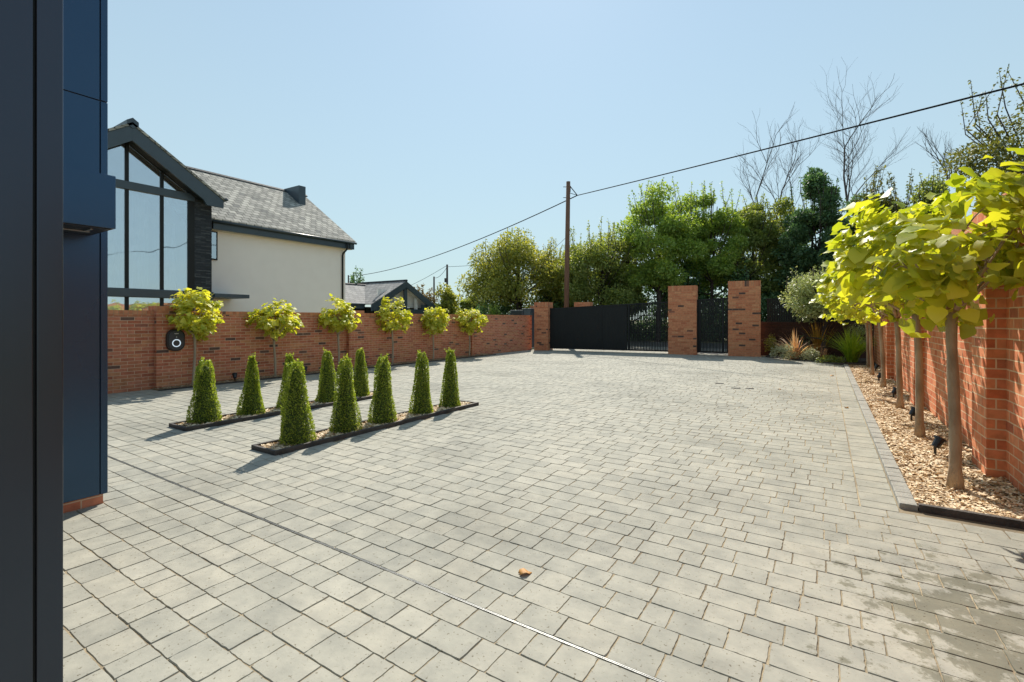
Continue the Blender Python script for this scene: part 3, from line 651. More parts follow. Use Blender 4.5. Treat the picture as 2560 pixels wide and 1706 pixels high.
# ------------------------------------------------------------------ planters, chips, topiary
def frames(D, N):
    """rows of rotation matrices with y axis D, z axis near N"""
    D = D/np.linalg.norm(D, axis=1, keepdims=True)
    N = N - (N*D).sum(1, keepdims=True)*D
    N = N/np.maximum(1e-6, np.linalg.norm(N, axis=1, keepdims=True))
    X = np.cross(D, N)
    return X, D, N
def scatter(P, D, N, size, T, Fq):
    """place leaf template T (k,3), faces Fq (m,4) at P with size"""
    X, Y, Z = frames(D, N); k = len(T)
    S = size[:, None, None]
    V = (T[None,:,0:1]*X[:,None,:] + T[None,:,1:2]*Y[:,None,:] + T[None,:,2:3]*Z[:,None,:])*S + P[:,None,:]
    F = (Fq[None,:,:] + (np.arange(len(P))*k)[:,None,None]).reshape(-1, Fq.shape[1])
    return V.reshape(-1, 3), F
T_DIA = np.array([(0,0,0),(0.30,0.45,0.06),(0,1,-0.08),(-0.30,0.45,0.06)]); F_DIA = np.array([[0,1,2,3]])
T_OVAL = np.array([(0,0,0),(0.22,0.25,.03),(0.24,0.65,.02),(0,1,-.08),(-0.24,0.65,.02),(-0.22,0.25,.03)]); F_OVAL = np.array([[0,1,2,5],[5,2,3,4]])
hx = [(0.22,-0.14),(0.49,0.05),(0.50,0.40),(0.29,0.75)]
T_HEART = []
for (x, y) in [(0,0),(0,.30),(0,.65),(0,1.0)]: T_HEART.append((x, y, -0.30*y*y))
for sg in (1, -1):
    for (x, y) in hx: T_HEART.append((sg*x, y, 0.20*x - 0.30*max(y,0)**2 - 0.42*x*x + (0.05 if y > .3 and y < .5 else -.03)))
T_HEART = np.array(T_HEART)
F_HEART = np.array([[0,4,5,1],[1,5,6,2],[2,6,7,3],[1,9,8,0],[2,10,9,1],[3,11,10,2]])
T_CHIP = np.array([(-.5,-.15,0),(.5,-.12,.02),(.45,.16,.05),(-.42,.13,.03)]); F_CHIP = np.array([[0,1,2,3]])

def chips(name, label, x0, x1, y0, y1, z, n, mat, seed, near=None, lo=.025, hi=.06, mound=.012, skip=None):
    r = np.random.default_rng(seed)
    x = r.uniform(x0, x1, n); t = r.random(n)**(1.0 if near is None else near); y = y0+(y1-y0)*t
    if skip is not None:
        k = skip(x, y); x, y = x[k], y[k]; n = len(x)
    P = np.stack([x, y, z + r.random(n)*mound], 1)
    a = r.uniform(0, 2*np.pi, n)
    D = np.stack([np.cos(a), np.sin(a), r.normal(0, .25, n)], 1); N = np.stack([r.normal(0,.45,n), r.normal(0,.45,n), np.ones(n)], 1)
    V, F = scatter(P, D, N, r.uniform(lo, hi, n), T_CHIP[:, [1,0,2]], F_CHIP)
    return tag(np_mesh(name, V, F, mat), label, 'wood chips', None, 'stuff')
chips('wood_chips', 'pale golden wood chips covering the bed under the right hand trees', .57, 1.305, 4.63, 17.6, .014, 15000, M['chips'], 1, near=1.7)
chips('wood_chips', 'weathered wood chips in the narrow strip at the foot of the garden wall', -11.24, -10.88, 4.15, 15.4, .026, 6000, M['chips_grey'], 2)
def planter(x0, x1, y0, y1, label, seed):
    p = thing('planter_bed', label, 'planter bed', ((x0+x1)/2, (y0+y1)/2, 0), 0, 'long edged beds of clipped box')
    t = .035; h = .05
    MB().box(x0, x0+t, y0, y1, -.02, h).box(x1-t, x1, y0, y1, -.02, h).box(x0+t, x1-t, y0, y0+t, -.02, h-.003).box(x0+t, x1-t, y1-t, y1, -.02, h-.003).build('edging', M['edging'], p, bevel=.004)
    MB().box(x0+t, x1-t, y0+t, y1-t, -.02, .022).build('soil', M['soil'], p)
planter(-5.17, -4.72, 2.81, 6.27, 'dark edged bed with five box cones, the one nearer the open drive', 1)
planter(-7.14, -6.68, 2.81, 6.2, 'dark edged bed with five box cones, the one nearer the garden wall', 2)
chips('wood_chips', 'wood chips filling the front bed of box cones', -5.125, -4.765, 2.86, 6.22, .024, 3200, M['chips'], 3, mound=.014)
chips('wood_chips', 'wood chips filling the rear bed of box cones', -7.095, -6.725, 2.86, 6.15, .024, 2600, M['chips'], 4, mound=.014)

def topiary(x, y, h, r0, r1, label, seed, ragged):
    t = thing('box_cone', label, 'topiary', (x, y, .02), 0, 'clipped box cones')
    r = np.random.default_rng(seed)
    n = 7500
    u = r.random(n)**1.15
    a = r.uniform(0, 2*np.pi, n)
    r1 = r1*.85; rad = (r0+(r1-r0)*u**0.9)
    rad = rad*(1+0.10*np.sin(3*a+seed+u*4)+0.07*np.sin(5*a-7*u+2*seed)+0.05*np.sin(9*u+seed))
    rad = np.where(u > .9, rad*np.sqrt(np.clip((1.06-u)/.16, 0, 1)), rad)
    lump = 0.5+0.5*np.sin(a*6+u*23+seed)*np.sin(u*31+a*3)
    q = r.random(n)
    rr = rad*(0.86+0.14*q**.6+0.10*lump*q-0.04)
    z = u*h + r.normal(0, .008, n)
    P = np.stack([x+rr*np.cos(a), y+rr*np.sin(a), .03+z], 1)
    D = np.stack([np.cos(a)*.8+r.normal(0,.5,n), np.sin(a)*.8+r.normal(0,.5,n), .5+r.normal(0,.5,n)], 1)
    N = np.stack([np.cos(a)*.6+r.normal(0,.6,n), np.sin(a)*.6+r.normal(0,.6,n), .6+r.normal(0,.4,n)], 1)
    S = r.uniform(.013, .026, n)
    # loose sprigs on top
    k = ragged; ks = 14
    for i in range(k):
        aa = r.uniform(0, 2*np.pi); r2 = r1*r.uniform(.1, 1.0); hh = r.uniform(.03, .10)
        tt = np.linspace(0, 1, ks)
        pp = np.stack([x+np.cos(aa)*(r2+tt*.03), y+np.sin(aa)*(r2+tt*.03), .03+h*.95+tt*hh], 1)
        P = np.vstack([P, pp]); D = np.vstack([D, r.normal(0, .8, (ks,3))+np.array([0,0,.5])]); N = np.vstack([N, r.normal(0,1,(ks,3))]); S = np.concatenate([S, r.uniform(.02,.035,ks)])
    V, F = scatter(P, D, N, S, T_OVAL, F_OVAL)
    np_mesh('foliage', V, F, M['box'], t)
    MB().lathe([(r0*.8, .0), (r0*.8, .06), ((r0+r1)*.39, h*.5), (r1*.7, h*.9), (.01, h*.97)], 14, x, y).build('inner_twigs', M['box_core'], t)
near = [(3.20,.88,.185,.080,'box cone at the near end of the front bed, largest and closest'), (3.86,.87,.175,.070,'front bed box cone, second from the near end'), (4.46,.85,.170,.075,'middle box cone of the front bed'),
        (5.20,.87,.165,.065,'front bed box cone, second from the far end'), (5.84,.87,.160,.060,'box cone at the far end of the front bed, beside open paving')]
for i, (y, h, a, b, lab) in enumerate(near): topiary(-4.96, y, h, a, b, lab, 11+i, 5)
far = [(3.17,.80,.185,.085,'flat topped bushy box cone at the near end of the rear bed'), (3.80,.81,.175,.035,'slim box cone with pointed ragged tip in the rear bed'), (4.38,.80,.165,.045,'rear bed box cone half hidden behind the largest cone'),
       (5.06,.82,.170,.070,'rear bed box cone, second from the far end'), (5.74,.82,.160,.065,'box cone at the far end of the rear bed')]
for i, (y, h, a, b, lab) in enumerate(far): topiary(-6.97, y, h, a, b, lab, 31+i, 6 if i < 3 else 4)

# ------------------------------------------------------------------ golden standard trees
def stem_pts(x, y, z0, z1, seed, lean, n=9, wob=.018):
    r = random.Random(seed); pts = []
    px, py = r.uniform(-3,3), r.uniform(-3,3)
    for i in range(n):
        t = i/(n-1)
        pts.append((x+lean[0]*.35*t*t+math.sin(t*5+px)*wob*t*(1.2-t), y+lean[1]*t+math.sin(t*4+py)*wob, z0+(z1-z0)*t))
    return pts
def standard(x, y, zt, cz, rx, rzz, nleaf, ls, label, group, seed, clip, mat, bark, tr, lean=(0,0)):
    t = thing('standard_tree', label, 'tree', (x, y, .01), 0, group)
    r = np.random.default_rng(seed); rr = random.Random(seed)
    pts = stem_pts(x, y, 0.0, zt, seed, lean)
    rad = [tr*(1.45 if i == 0 else 1.0)*(1.0-.18*i/8)*rr.uniform(.93, 1.08) for i in range(9)]
    rad[-1] *= 1.25; rad[-2] *= 1.08
    tk = MB(); tk.tube(pts, rad, 10)
    top = Vector(pts[-1]); c = Vector((x+lean[0]*1.5, y+lean[1], cz))
    bp = []
    for i in range(11):
        a = i*2.4+rr.uniform(-.4,.4); el = rr.uniform(.05, 1.2)
        e = c + Vector((math.cos(a)*math.cos(el)*rx, math.sin(a)*math.cos(el)*rx, math.sin(el)*rzz*.9 - rzz*.35))*rr.uniform(.6,.85)
        e.x = min(max(e.x, clip[0]+.03), clip[1]-.03)
        m1 = top.lerp(e, .45) + Vector((0,0,-.05*rx)); 
        tk.tube([top+Vector((0,0,-.03)), top.lerp(m1,.5)+Vector((0,0,-.02)), m1, e], [tr*.5, tr*.36, tr*.26, tr*.1], 6)
        for q in range(3):
            f = m1.lerp(e, rr.random()) ; g = f + Vector((rr.gauss(0,.25),rr.gauss(0,.25),rr.uniform(0,.35)))*rx*.7
            g.x = min(max(g.x, clip[0]+.03), clip[1]-.03)
            tk.tube([f, f.lerp(g,.5)+Vector((0,0,.02)), g], [tr*.17, tr*.13, tr*.07], 5)
    tk.build('trunk', bark, t, smooth=True)
    n = nleaf
    # leaves in loose whorls spread over a flattened dome
    nc = max(20, n//16)
    d = r.normal(0, 1, (nc, 3)); d /= np.linalg.norm(d, axis=1, keepdims=True)
    rad_ = r.uniform(.25, 1.0, nc)**.5
    C = d*rad_[:,None]
    lump = 1+.14*np.sin(3*np.arctan2(d[:,1], d[:,0])+seed)+.1*np.sin(5*d[:,2]+seed)
    C = C*np.array([rx, rx, rzz])*lump[:,None]; C[:,2] = np.where(C[:,2] < 0, C[:,2]*.85, C[:,2])
    idx = r.integers(0, nc, n)
    P = C[idx] + r.normal(0, ls*.62, (n,3))*np.array([1,1,.75])
    out = C[idx]/np.array([rx,rx,rzz]); out /= np.maximum(.2, np.linalg.norm(out, axis=1, keepdims=True))
    D = out*np.array([1,1,.3]) + r.normal(0, .5, (n,3)); D[:,2] = D[:,2]*.6 - .55 + .55*r.random(n)
    N = out*.75 + np.array([0,0,.85]) + r.normal(0,.42,(n,3))
    P = P + np.array([c.x, c.y, c.z])
    k = (P[:,0] > clip[0]) & (P[:,0] < clip[1]) & (P[:,2] > zt-.22)
    P, D, N = P[k], D[k], N[k]
    tip = P[:,0] + D[:,0]/np.linalg.norm(D,axis=1)*ls
    D[:,0] = np.where((tip > clip[1]) & (D[:,0] > 0), D[:,0]*.1-.2, D[:,0]); D[:,0] = np.where((tip < clip[0]) & (D[:,0] < 0), -D[:,0]*.1+.2, D[:,0])
    S = ls*(.45+.8*r.random(len(P))**1.2)
    V, F = scatter(P, D, N, S, T_HEART, F_HEART)
    kk = len(T_HEART); ph = np.repeat(r.uniform(0, 6.28, len(P)), kk); lx = np.tile(T_HEART[:,0], len(P)); ly = np.tile(T_HEART[:,1], len(P))
    wav = np.sin(ph + 6*ly + 5*lx)*.07*ls*(np.abs(lx)+.25)*2 ; V[:,2] += wav; V[:,0] += np.cos(ph)*.02*ls
    np_mesh('crown', V, F, mat, t, smooth=True)
RG = 'golden standard trees along the tall wall'; LG = 'small golden standard trees along the garden wall'
right = [(.89,5.30,1.48,1.99,.74,.66,1150,.128,(-.01,.08),'nearest golden standard tree with thick pale trunk on the wood chips'),
         (.93,7.36,1.45,2.02,.80,.70,1050,.122,(-.10,0),'golden standard tree, second from the near end of the tall wall'),
         (.97,9.57,1.42,2.02,.84,.74,1050,.118,(-.12,0),'golden standard tree, third from the near end of the tall wall'),
         (.98,12.27,1.38,2.0,.88,.80,1050,.115,(-.16,0),'golden standard tree, third from the planting bed end'),
         (.96,14.8,1.30,1.95,.90,.82,1050,.112,(-.14,0),'golden standard tree, second from the planting bed end'),
         (1.03,17.3,1.30,1.98,.90,.84,1050,.112,(-.14,0),'farthest golden standard tree beside the lime green grass')]
for i, (x,y,zt,cz,rx,rz2,n,ls,ln,lab) in enumerate(right):
    standard(x, y, zt, cz, rx, rz2, n, ls, lab, RG, 50+i, (-9, 1.27), M['catalpa'], M['bark'], .043-.001*i, ln)
left = [(4.80,1.08,1.50,.52,.40,'largest small golden tree, in front of the charging point'), (6.55,.90,1.38,.56,.38,'rounded small golden tree before the cream wall, curved thin stem'),
        (8.35,1.0,1.42,.48,.38,'small golden tree below the cream house downpipe'), (10.28,1.05,1.48,.53,.40,'small golden tree in front of the navy outbuilding gable'),
        (12.1,.93,1.32,.43,.37,'smallest golden tree, just right of the outbuilding'), (14.05,.98,1.38,.58,.38,'small golden tree farthest along the wall, nearest the gate')]
for i, (y,zt,cz,rx,rz2,lab) in enumerate(left):
    standard(-11.02, y, zt, cz, rx*.96, rz2*1.22, 1150, .098, lab, LG, 70+i, (-11.22 if cz < 1.3 else -11.3, -9), M['catalpa_far'], M['bark_pale'], .028, (.02, 0))

# ------------------------------------------------------------------ spotlights in the beds
def spot(x, y, label, yaw, group):
    s = thing('garden_spotlight', label, 'spotlight', (x, y, .02), yaw, group)
    b = MB(); ax = Vector((.5, .1, .85)).normalized()
    p0 = Vector((0,0,.07)); P = [p0, p0+ax*.085, p0+ax*.086, p0+ax*.105]
    b.tube(P, [.035, .042, .056, .056], 14); b.build('lamp_head', M['black_plastic'], s, local=True)
    MB().tube([p0+ax*.1055, p0+ax*.107], [.046,.046], 14).build('lens', M['charger_face'], s, local=True)
    MB().tube([(0,0,-.03),(0,0,.085)], .012, 6).build('spike', M['black_plastic'], s, local=True)
SG = 'black garden spotlights in the wood chips'
for (x, y, lab) in [(.94,6.5,'large looking black spotlight between the two nearest golden trees'), (.98,8.47,'black spotlight touching the trunk of the second golden tree'), (1.0,10.76,'black spotlight left of the third golden trunk'), (.99,13.46,'black spotlight between the fourth and fifth golden trunks'), (1.11,15.97,'farthest black spotlight by the planting bed')]:
    spot(x, y, lab, 0.3, SG)
for (y, lab) in [(5.62,'black spotlight by the garden wall between the first and second small trees'), (7.36,'black spotlight by the garden wall between the second and third small trees'), (9.25,'black spotlight by the garden wall between the third and fourth small trees'), (13.07,'black spotlight by the garden wall before the last small tree')]:
    spot(-11.0, y, lab, 2.6, 'black spotlights along the garden wall')

# ------------------------------------------------------------------ background trees and shrubs
TH = math.atan(784/1205.)
def uz(u, Z):
    q = (u-1280)/1205.; return (Z*(q*math.cos(TH)-math.sin(TH)), Z*(q*math.sin(TH)+math.cos(TH)))
def hv(v, Z): return 1.4+(798-v)/1205.*Z
def wood(tk, base, top, rr, r0, spread, nl):
    mid = base.lerp(top, .5)+Vector((rr.gauss(0,.15),rr.gauss(0,.15),0))
    tk.tube([base, base.lerp(mid,.5), mid, top], [r0, r0*.8, r0*.55, r0*.15], 7)
    for i in range(nl):
        t = rr.uniform(.25,.8); s = base.lerp(top, t); a = rr.uniform(0, 6.28)
        e = s+Vector((math.cos(a)*spread, math.sin(a)*spread, spread*rr.uniform(.3,1.0)))*rr.uniform(.6,1.0)
        tk.tube([s, s.lerp(e,.5)+Vector((0,0,-.1)), e], [r0*.4, r0*.25, r0*.08], 5)
def leafy(name, label, cat, X, Y, z0, z1, rx, n, ls, mat, seed, sprigs=10, ry=None, ncl=46, crown_lo=0.0, group=None, bark=None, shape=1.0, tall=.9, trunk=True):
    """tree or shrub: crown of leaf clumps between z0+crown_lo and z1"""
    t = thing(name, label, cat, (X, Y, 0), 0, group)
    r = np.random.default_rng(seed); rr = random.Random(seed)
    ry = ry or rx
    zc0 = z0+crown_lo; hh = (z1-zc0)/2; c = np.array([X, Y, zc0+hh])
    d = r.normal(0, 1, (ncl, 3)); d /= np.linalg.norm(d, axis=1, keepdims=True)
    if crown_lo < 0: d[:,2] = np.maximum(d[:,2], -(zc0+hh)/hh*.98)
    C = d*(r.uniform(.25, 1.0, ncl)**.6)[:,None]*.86
    wz = np.clip(1-shape*np.clip(C[:,2],0,1)*.6, .25, 1)
    C = C*np.array([rx, ry, hh]); C[:,0] *= wz; C[:,1] *= wz
    cr = rx*r.uniform(.16, .34, ncl)
    wgt = cr**2; idx = r.choice(ncl, n, p=wgt/wgt.sum())
    o = r.normal(0, 1, (n,3)); o /= np.linalg.norm(o, axis=1, keepdims=True)
    P = C[idx] + o*(cr[idx]*r.random(n)**.4)[:,None]*np.array([1,1,.75]) + c
    D = o + r.normal(0,.6,(n,3)) + np.array([0,0,-.15]); N = o*.5+np.array([0,0,.8])+r.normal(0,.55,(n,3))
    S = ls*r.uniform(.6,1.3,n)
    tk = MB()
    if trunk: wood(tk, Vector((X,Y,-.1)), Vector((X+rr.gauss(0,.1*rx),Y,z1-.35*hh)), rr, max(.03, rx*.07), rx*.7, 7)
    PP=[P]; DD=[D]; NN=[N]; SS=[S]
    for i in range(sprigs):
        a = rr.uniform(0, 6.28); q = rr.random()**.5*.8
        bx, by = X+math.cos(a)*rx*q, Y+math.sin(a)*ry*q
        zz = c[2]+hh*math.sqrt(max(.05, 1-q*q))*.82
        L = rr.uniform(.3,1.0)*tall
        e = Vector((bx+rr.gauss(0,.22)*L, by+rr.gauss(0,.22)*L, zz+L)); b = Vector((bx,by,zz-.4))
        tk.tube([Vector((X, Y, max(.1, zz-hh)-.1*hh)), b, b.lerp(e,.6), e], [.022,.02,.014,.006], 4)
        k = int(14+16*L); tt = r.random(k)**.8
        pp = np.array(b)[None,:]+(np.array(e)-np.array(b))[None,:]*tt[:,None]+r.normal(0,.10,(k,3))*(1.15-tt)[:,None]
        PP.append(pp); DD.append(r.normal(0,1,(k,3))); NN.append(r.normal(0,.7,(k,3))+np.array([0,0,.7])); SS.append(ls*r.uniform(.5,1.0,k))
    if tk.v and trunk: tk.build('trunk', bark or M['bark_dark'], t)
    V, F = scatter(np.vstack(PP), np.vstack(DD), np.vstack(NN), np.concatenate(SS), T_DIA, F_DIA)
    np_mesh('crown' if cat == 'tree' else 'foliage', V, F, mat, t)
    return t
def tree_uv(name, label, cat, u, Z, hw, vtop, n, mat, seed, ls=.165, vlo=None, **kw):
    n = int(n*1.55)
    X, Y = uz(u, Z); rx = hw/1205.*Z
    lo = kw.pop('crown_lo', 0.0) if not vlo else max(0, hv(vlo, Z))
    return leafy(name, label, cat, X, Y, 0, hv(vtop, Z), rx, n, ls, mat, seed, crown_lo=lo, **kw)
BT = 'trees behind the gate'; DH = 'dark evergreen shrubs under the trees'
tree_uv('broad_tree', 'broad olive green tree left of the utility pole', 'tree', 1298, 33, 152, 592, 19000, M['lf_yellow'], 101, vlo=790, sprigs=30, ncl=58, group=BT, shape=.25)
tree_uv('broad_tree', 'olive green tree partly hidden by the utility pole', 'tree', 1395, 34, 82, 606, 11000, M['lf_yellow'], 116, vlo=800, sprigs=18, ncl=40, group=BT, shape=.2)
tree_uv('feathery_tree', 'light feathery tree right of the utility pole', 'tree', 1495, 31, 112, 575, 14000, M['lf_green'], 102, vlo=800, sprigs=26, ncl=56, group=BT, shape=.4, tall=1.6)
tree_uv('dense_tree', 'tall bright topped tree above the right end of the sliding gate', 'tree', 1645, 30, 105, 455, 17000, M['lf_bright'], 103, vlo=760, sprigs=18, ncl=60, group=BT, shape=.55, tall=1.3)
tree_uv('dense_tree', 'mid green tree filling the hedge line above the sliding gate', 'tree', 1570, 32, 82, 545, 10000, M['lf_green'], 117, vlo=800, sprigs=16, ncl=44, group=BT, shape=.3)
tree_uv('dense_tree', 'bright green tree directly above the middle gate pillar', 'tree', 1715, 32, 78, 478, 11000, M['lf_bright'], 118, vlo=780, sprigs=18, ncl=44, group=BT, shape=.3)
tree_uv('dense_tree', 'yellow green tree rising above the narrow gate', 'tree', 1775, 31, 86, 468, 13000, M['lf_bright'], 104, vlo=760, sprigs=24, ncl=46, group=BT, shape=.5, tall=1.2)
tree_uv('dense_tree', 'green tree with dead twigs above, over the tallest pillar', 'tree', 1880, 31, 88, 480, 14000, M['lf_green'], 105, vlo=770, sprigs=12, ncl=46, group=BT)
tree_uv('dense_tree', 'rounded green tree just left of the ivy tree', 'tree', 1965, 31, 84, 478, 13000, M['lf_green'], 115, vlo=770, sprigs=16, ncl=50, group=BT, shape=.4)
tree_uv('ivy_tree', 'dark ivy clad narrow tree beneath the large bare tree', 'tree', 2045, 28, 84, 398, 17000, M['lf_dark'], 106, vlo=790, sprigs=10, ncl=60, group=BT, shape=.85, tall=.7)
tree_uv('dense_tree', 'dark green tree between the ivy tree and the golden crowns', 'tree', 2150, 29, 76, 468, 10000, M['lf_dark'], 107, vlo=790, sprigs=8, group=BT)
tree_uv('reddish_tree', 'loose reddish leaved tree left of the small bare tree', 'tree', 2205, 27, 80, 452, 6000, M['lf_open'], 108, vlo=700, sprigs=26, ncl=34, group=BT, tall=1.5)
tree_uv('reddish_tree', 'reddish green tree behind the nearest golden crown', 'tree', 2320, 24, 85, 440, 6000, M['lf_green'], 109, vlo=760, sprigs=18, ncl=40, group=BT, tall=1.2)
tree_uv('tall_tree', 'tall open tree at the upper right corner, leaves sparse against the sky', 'tree', 2590, 19, 175, 190, 5500, M['lf_open'], 110, ls=.15, vlo=560, sprigs=30, ncl=40, group=BT, shape=.5, tall=1.5, bark=M['bark_dark'])
for i, (u, Z, hw, vt, n, lab) in enumerate([(1250,35,105,700,5500,'dark evergreen shrub under the broad tree'), (1400,34,100,690,5500,'dark evergreen shrub right behind the utility pole'), (1560,33,105,650,6500,'dark evergreen shrub behind the right half of the sliding gate'),
                                      (1700,32,105,620,7000,'dark evergreen shrub behind the middle gate pillar'), (1840,31,105,600,7500,'dark evergreen shrub behind the tallest pillar'), (1985,30,105,560,8000,'dark evergreen shrub behind the olive tree'), (2130,28,110,600,6000,'dark evergreen shrub behind the farthest golden trees')]):
    tree_uv('evergreen_shrub', lab, 'shrub', u, Z, hw, vt, n, M['lf_dark'], 130+i, ls=.22, sprigs=4, ncl=50, group=DH, shape=.2, crown_lo=-3.0)
LB = 'low bushes beyond the garden wall'
tree_uv('low_bush', 'low brownish bush between the outbuilding gable and the far poles', 'shrub', 1062, 46, 40, 722, 2200, M['lf_brown'], 140, ls=.3, sprigs=16, group=LB)
tree_uv('low_bush', 'olive green bush under the far boxed pole', 'shrub', 1120, 40, 48, 716, 3400, M['lf_yellow'], 141, ls=.26, sprigs=14, group=LB)
tree_uv('low_bush', 'green bush beside the broad tree, behind the last small golden tree', 'shrub', 1185, 37, 42, 730, 3000, M['lf_green'], 142, ls=.24, sprigs=10, group=LB)
tree_uv('low_bush', 'yellow green tuft just above the garden wall under the broad tree', 'shrub', 1232, 30, 26, 765, 1400, M['lf_bright'], 143, ls=.18, sprigs=6, group=LB)
# twiggy bush beside the cream house
tree_uv('twiggy_bush', 'thin twiggy bush showing past the cream house corner', 'shrub', 888, 36, 30, 712, 260, M['lf_dark'], 144, ls=.22, sprigs=16, tall=2.2, group=LB)

def bare(label, u, Z, v0, v1, spread, seed, mat, stems=1, depth=4, r0=.10):
    X, Y = uz(u, Z); zb = 0; zt = hv(v1, Z)
    t = thing('bare_tree', label, 'tree', (X, Y, 0), 0, 'bare trees against the sky'); rr = random.Random(seed)
    tk = MB(); br_ = MB()
    def grow(p, d, L, r, k, mb):
        pts = [p]; q = p; dd = d
        for i in range(3):
            dd = (dd + Vector((rr.gauss(0,.13), rr.gauss(0,.13), .05))).normalized(); q = q + dd*(L/3); pts.append(q)
        mb.tube(pts, [r, r*.88, r*.78, r*.66], 5 if k > 3 else 3, cap=False)
        if k == 0: return
        for j in range(4 if k > 1 else 3):
            a = rr.uniform(0, 6.28); s = rr.uniform(.45,.85)*spread*(0.45 if j == 0 else 1)
            nd = (dd + Vector((math.cos(a)*s, math.sin(a)*s, .10))).normalized()
            st = pts[3] if j < 2 else pts[rr.choice([1,2])].lerp(pts[2], rr.random())
            grow(st, nd, L*rr.uniform(.62,.86)*(1 if j < 2 else .8), r*(.66 if j == 0 else rr.uniform(.38,.55)), k-1, br_)
    zs = hv(v0, Z)
    for s in range(stems):
        top = Vector((X+(s-(stems-1)/2)*.7, Y, zs))
        tk.tube([Vector((X,Y,-.1)), Vector((X,Y,0)).lerp(top,.5), top], [r0*1.3, r0*1.1, r0], 7)
        d = Vector((rr.gauss(0,.12)+(s-(stems-1)/2)*.35, rr.gauss(0,.12), 1)).normalized()
        grow(top-Vector((0,0,.1)), d, (zt-zs)/2.75, r0*.9, depth, br_)
    tk.build('trunk', mat, t); br_.build('branches', mat, t)
bare('large bare tree with spreading grey branches, crossing the cable', 2112, 32, 610, 235, 1.2, 1, M['bark_grey'], 1, 5, .11)
bare('smaller bare tree with two upright stems, left of the ivy tree', 1925, 33, 570, 318, 1.0, 5, M['bark_grey'], 2, 4, .07)
bare('small bare tree rising between golden crown and tall open tree', 2355, 27, 520, 285, 1.0, 9, M['bark_grey'], 1, 4, .075)
bare('slender bare twigs at the left of the ivy tree', 1985, 32, 560, 365, 1.1, 14, M['bark_grey'], 1, 4, .05)

# ------------------------------------------------------------------ planting bed
leafy('olive_tree', 'silvery olive tree with rounded crown and dark trunk in the planting bed', 'tree', -0.12, 19.9, 0, 3.3, 1.38, 17000, .08, M['olive'], 201, sprigs=30, ncl=70, crown_lo=1.15, shape=.35, tall=.35)
def blades(name, label, X, Y, n, L, mat, seed, arch, group=None, wd=.03, up=1.0):
    t = thing(name, label, 'plant', (X, Y, .03), 0, group); r = random.Random(seed)
    V = []; F = []
    for i in range(n):
        a = r.uniform(0, 6.28); l = L*r.uniform(.6,1.1); sp = r.uniform(.1, 1.0)*arch
        b = len(V); w_ = wd*r.uniform(.6,1.1); px, py = -math.sin(a), math.cos(a)
        bx, by = X+r.gauss(0,.05), Y+r.gauss(0,.05)
        for k in range(6):
            q = k/5; rad = sp*l*(q**1.4); z = .03+l*up*(q-.42*sp*q**2.4)
            ww = w_*(1-q)**.6*.5 + .001
            V.append((bx+math.cos(a)*rad+px*ww, by+math.sin(a)*rad+py*ww, z)); V.append((bx+math.cos(a)*rad-px*ww, by+math.sin(a)*rad-py*ww, z+ww*.5))
            if k: F.append((b+2*k-2, b+2*k-1, b+2*k+1, b+2*k))
    np_mesh('blades', np.array(V), np.array(F), mat, t)
PL = 'plants in the bed beside the tallest pillar'
blades('flax_plant', 'orange pink strappy flax plant in front of the olive tree', -.88, 19.15, 70, 1.05, M['blade_orange'], 301, 1.15, PL, .042)
blades('flax_plant', 'golden upright strappy flax plant under the olive crown', -.2, 20.1, 60, 1.35, M['blade_gold'], 302, .5, PL, .055)
blades('grass_clump', 'lime green arching grass clump beside the farthest golden tree', .70, 18.7, 380, 1.2, M['blade_green'], 303, .95, PL, .022)
blades('grass_clump', 'small reddish grass tuft at the foot of the olive trunk', -.05, 19.3, 50, .45, M['blade_orange'], 304, .6, PL, .015)
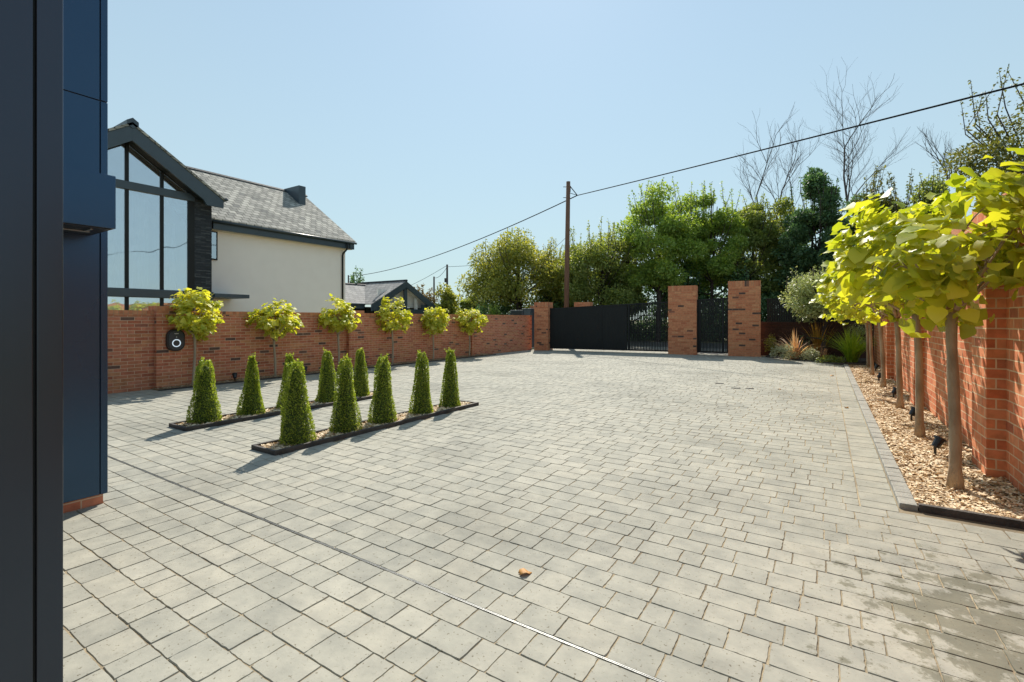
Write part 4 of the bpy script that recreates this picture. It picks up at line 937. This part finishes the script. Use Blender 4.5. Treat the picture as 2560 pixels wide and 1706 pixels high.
for i, (x, y, h, rx, mt, nm, lab) in enumerate([(-1.2,18.98,.52,.46,'silver','silver_shrub','silvery low shrub at the paving edge near the tallest pillar'), (-.45,18.95,.40,.36,'silver','silver_shrub','silvery low shrub at the foot of the olive tree'),
                                 (-1.72,20.6,.80,.30,'lime_leaf','lime_shrub','yellow leaved shrub peeping out beside the tallest pillar'), (.95,20.4,1.35,.42,'olive','leafy_shrub','grey green shrub behind the lime grass clump'), (.15,18.5,.18,.5,'lf_green','creeping_plant','dark green creeping plant at the paving edge'), (-.6,20.5,.8,.8,'lf_dark','leafy_shrub','dark shrub in the shade below the olive tree')]):
    leafy(nm, lab, 'shrub', x, y, 0, h, rx, 1100, .055, M[mt], 310+i, sprigs=14, ncl=26, group=PL, tall=.16, trunk=False)
tag(MB().extrude([(-1.85,19.93,-.01),(0.5,17.70,-.01),(0.52,17.72,-.01),(-1.83,19.95,-.01)], (0,0,.05)).build('bed_edging', M['edging']), 'dark timber edging along the front of the planting bed', 'edging')
tag(MB().box(.57, 1.30, 4.555, 4.598, -.01, .05).build('bed_edging', M['edging'], bevel=.004), 'dark timber edging across the near end of the wood chip bed', 'edging')
tag(MB().box(-10.858, -10.83, 4.1, 15.5, -.01, .03).build('bed_edging', M['edging']), 'thin dark edging along the strip under the garden wall', 'edging')

# ------------------------------------------------------------------ fallen leaves
M['dry_leaf'] = leafmat('dry_leaf', (0.42,0.20,0.05), (0.55,0.30,0.09), (1.2,1,.6), .25, .6)
def fallen(x, y, s, rz, label, seed, group='fallen leaves on the drive'):
    r = random.Random(seed); T = T_HEART.copy()
    T[:,2] = .30*np.abs(T[:,0]) + .10*np.sin(T[:,1]*6)+.10; T[:,0] *= .75; V = T*s
    c, k = math.cos(rz), math.sin(rz)
    V = np.stack([V[:,0]*c-V[:,1]*k, V[:,0]*k+V[:,1]*c, V[:,2]-V[:,2].min()+.002], 1)
    o = np_mesh('fallen_leaf', V, F_HEART, M['dry_leaf'], None, True); o.location = (x, y, 0.0)
    o.modifiers.new('solid', 'SOLIDIFY').thickness = .002
    tag(o, label, 'leaf', group)
fallen(-1.40, 2.235, .068, -.7, 'curled orange brown leaf lying alone on the near paving', 1)
fallen(.28, 9.2, .07, .3, 'pale fallen leaf on the border course beside the kerb', 2)
fallen(.16, 14.2, .09, 2.0, 'dark curled leaf on the far paving beside the kerb', 3)
fallen(-.75, 10.9, .06, 1.2, 'small yellow leaf on the far paving right of the dark slots', 4)
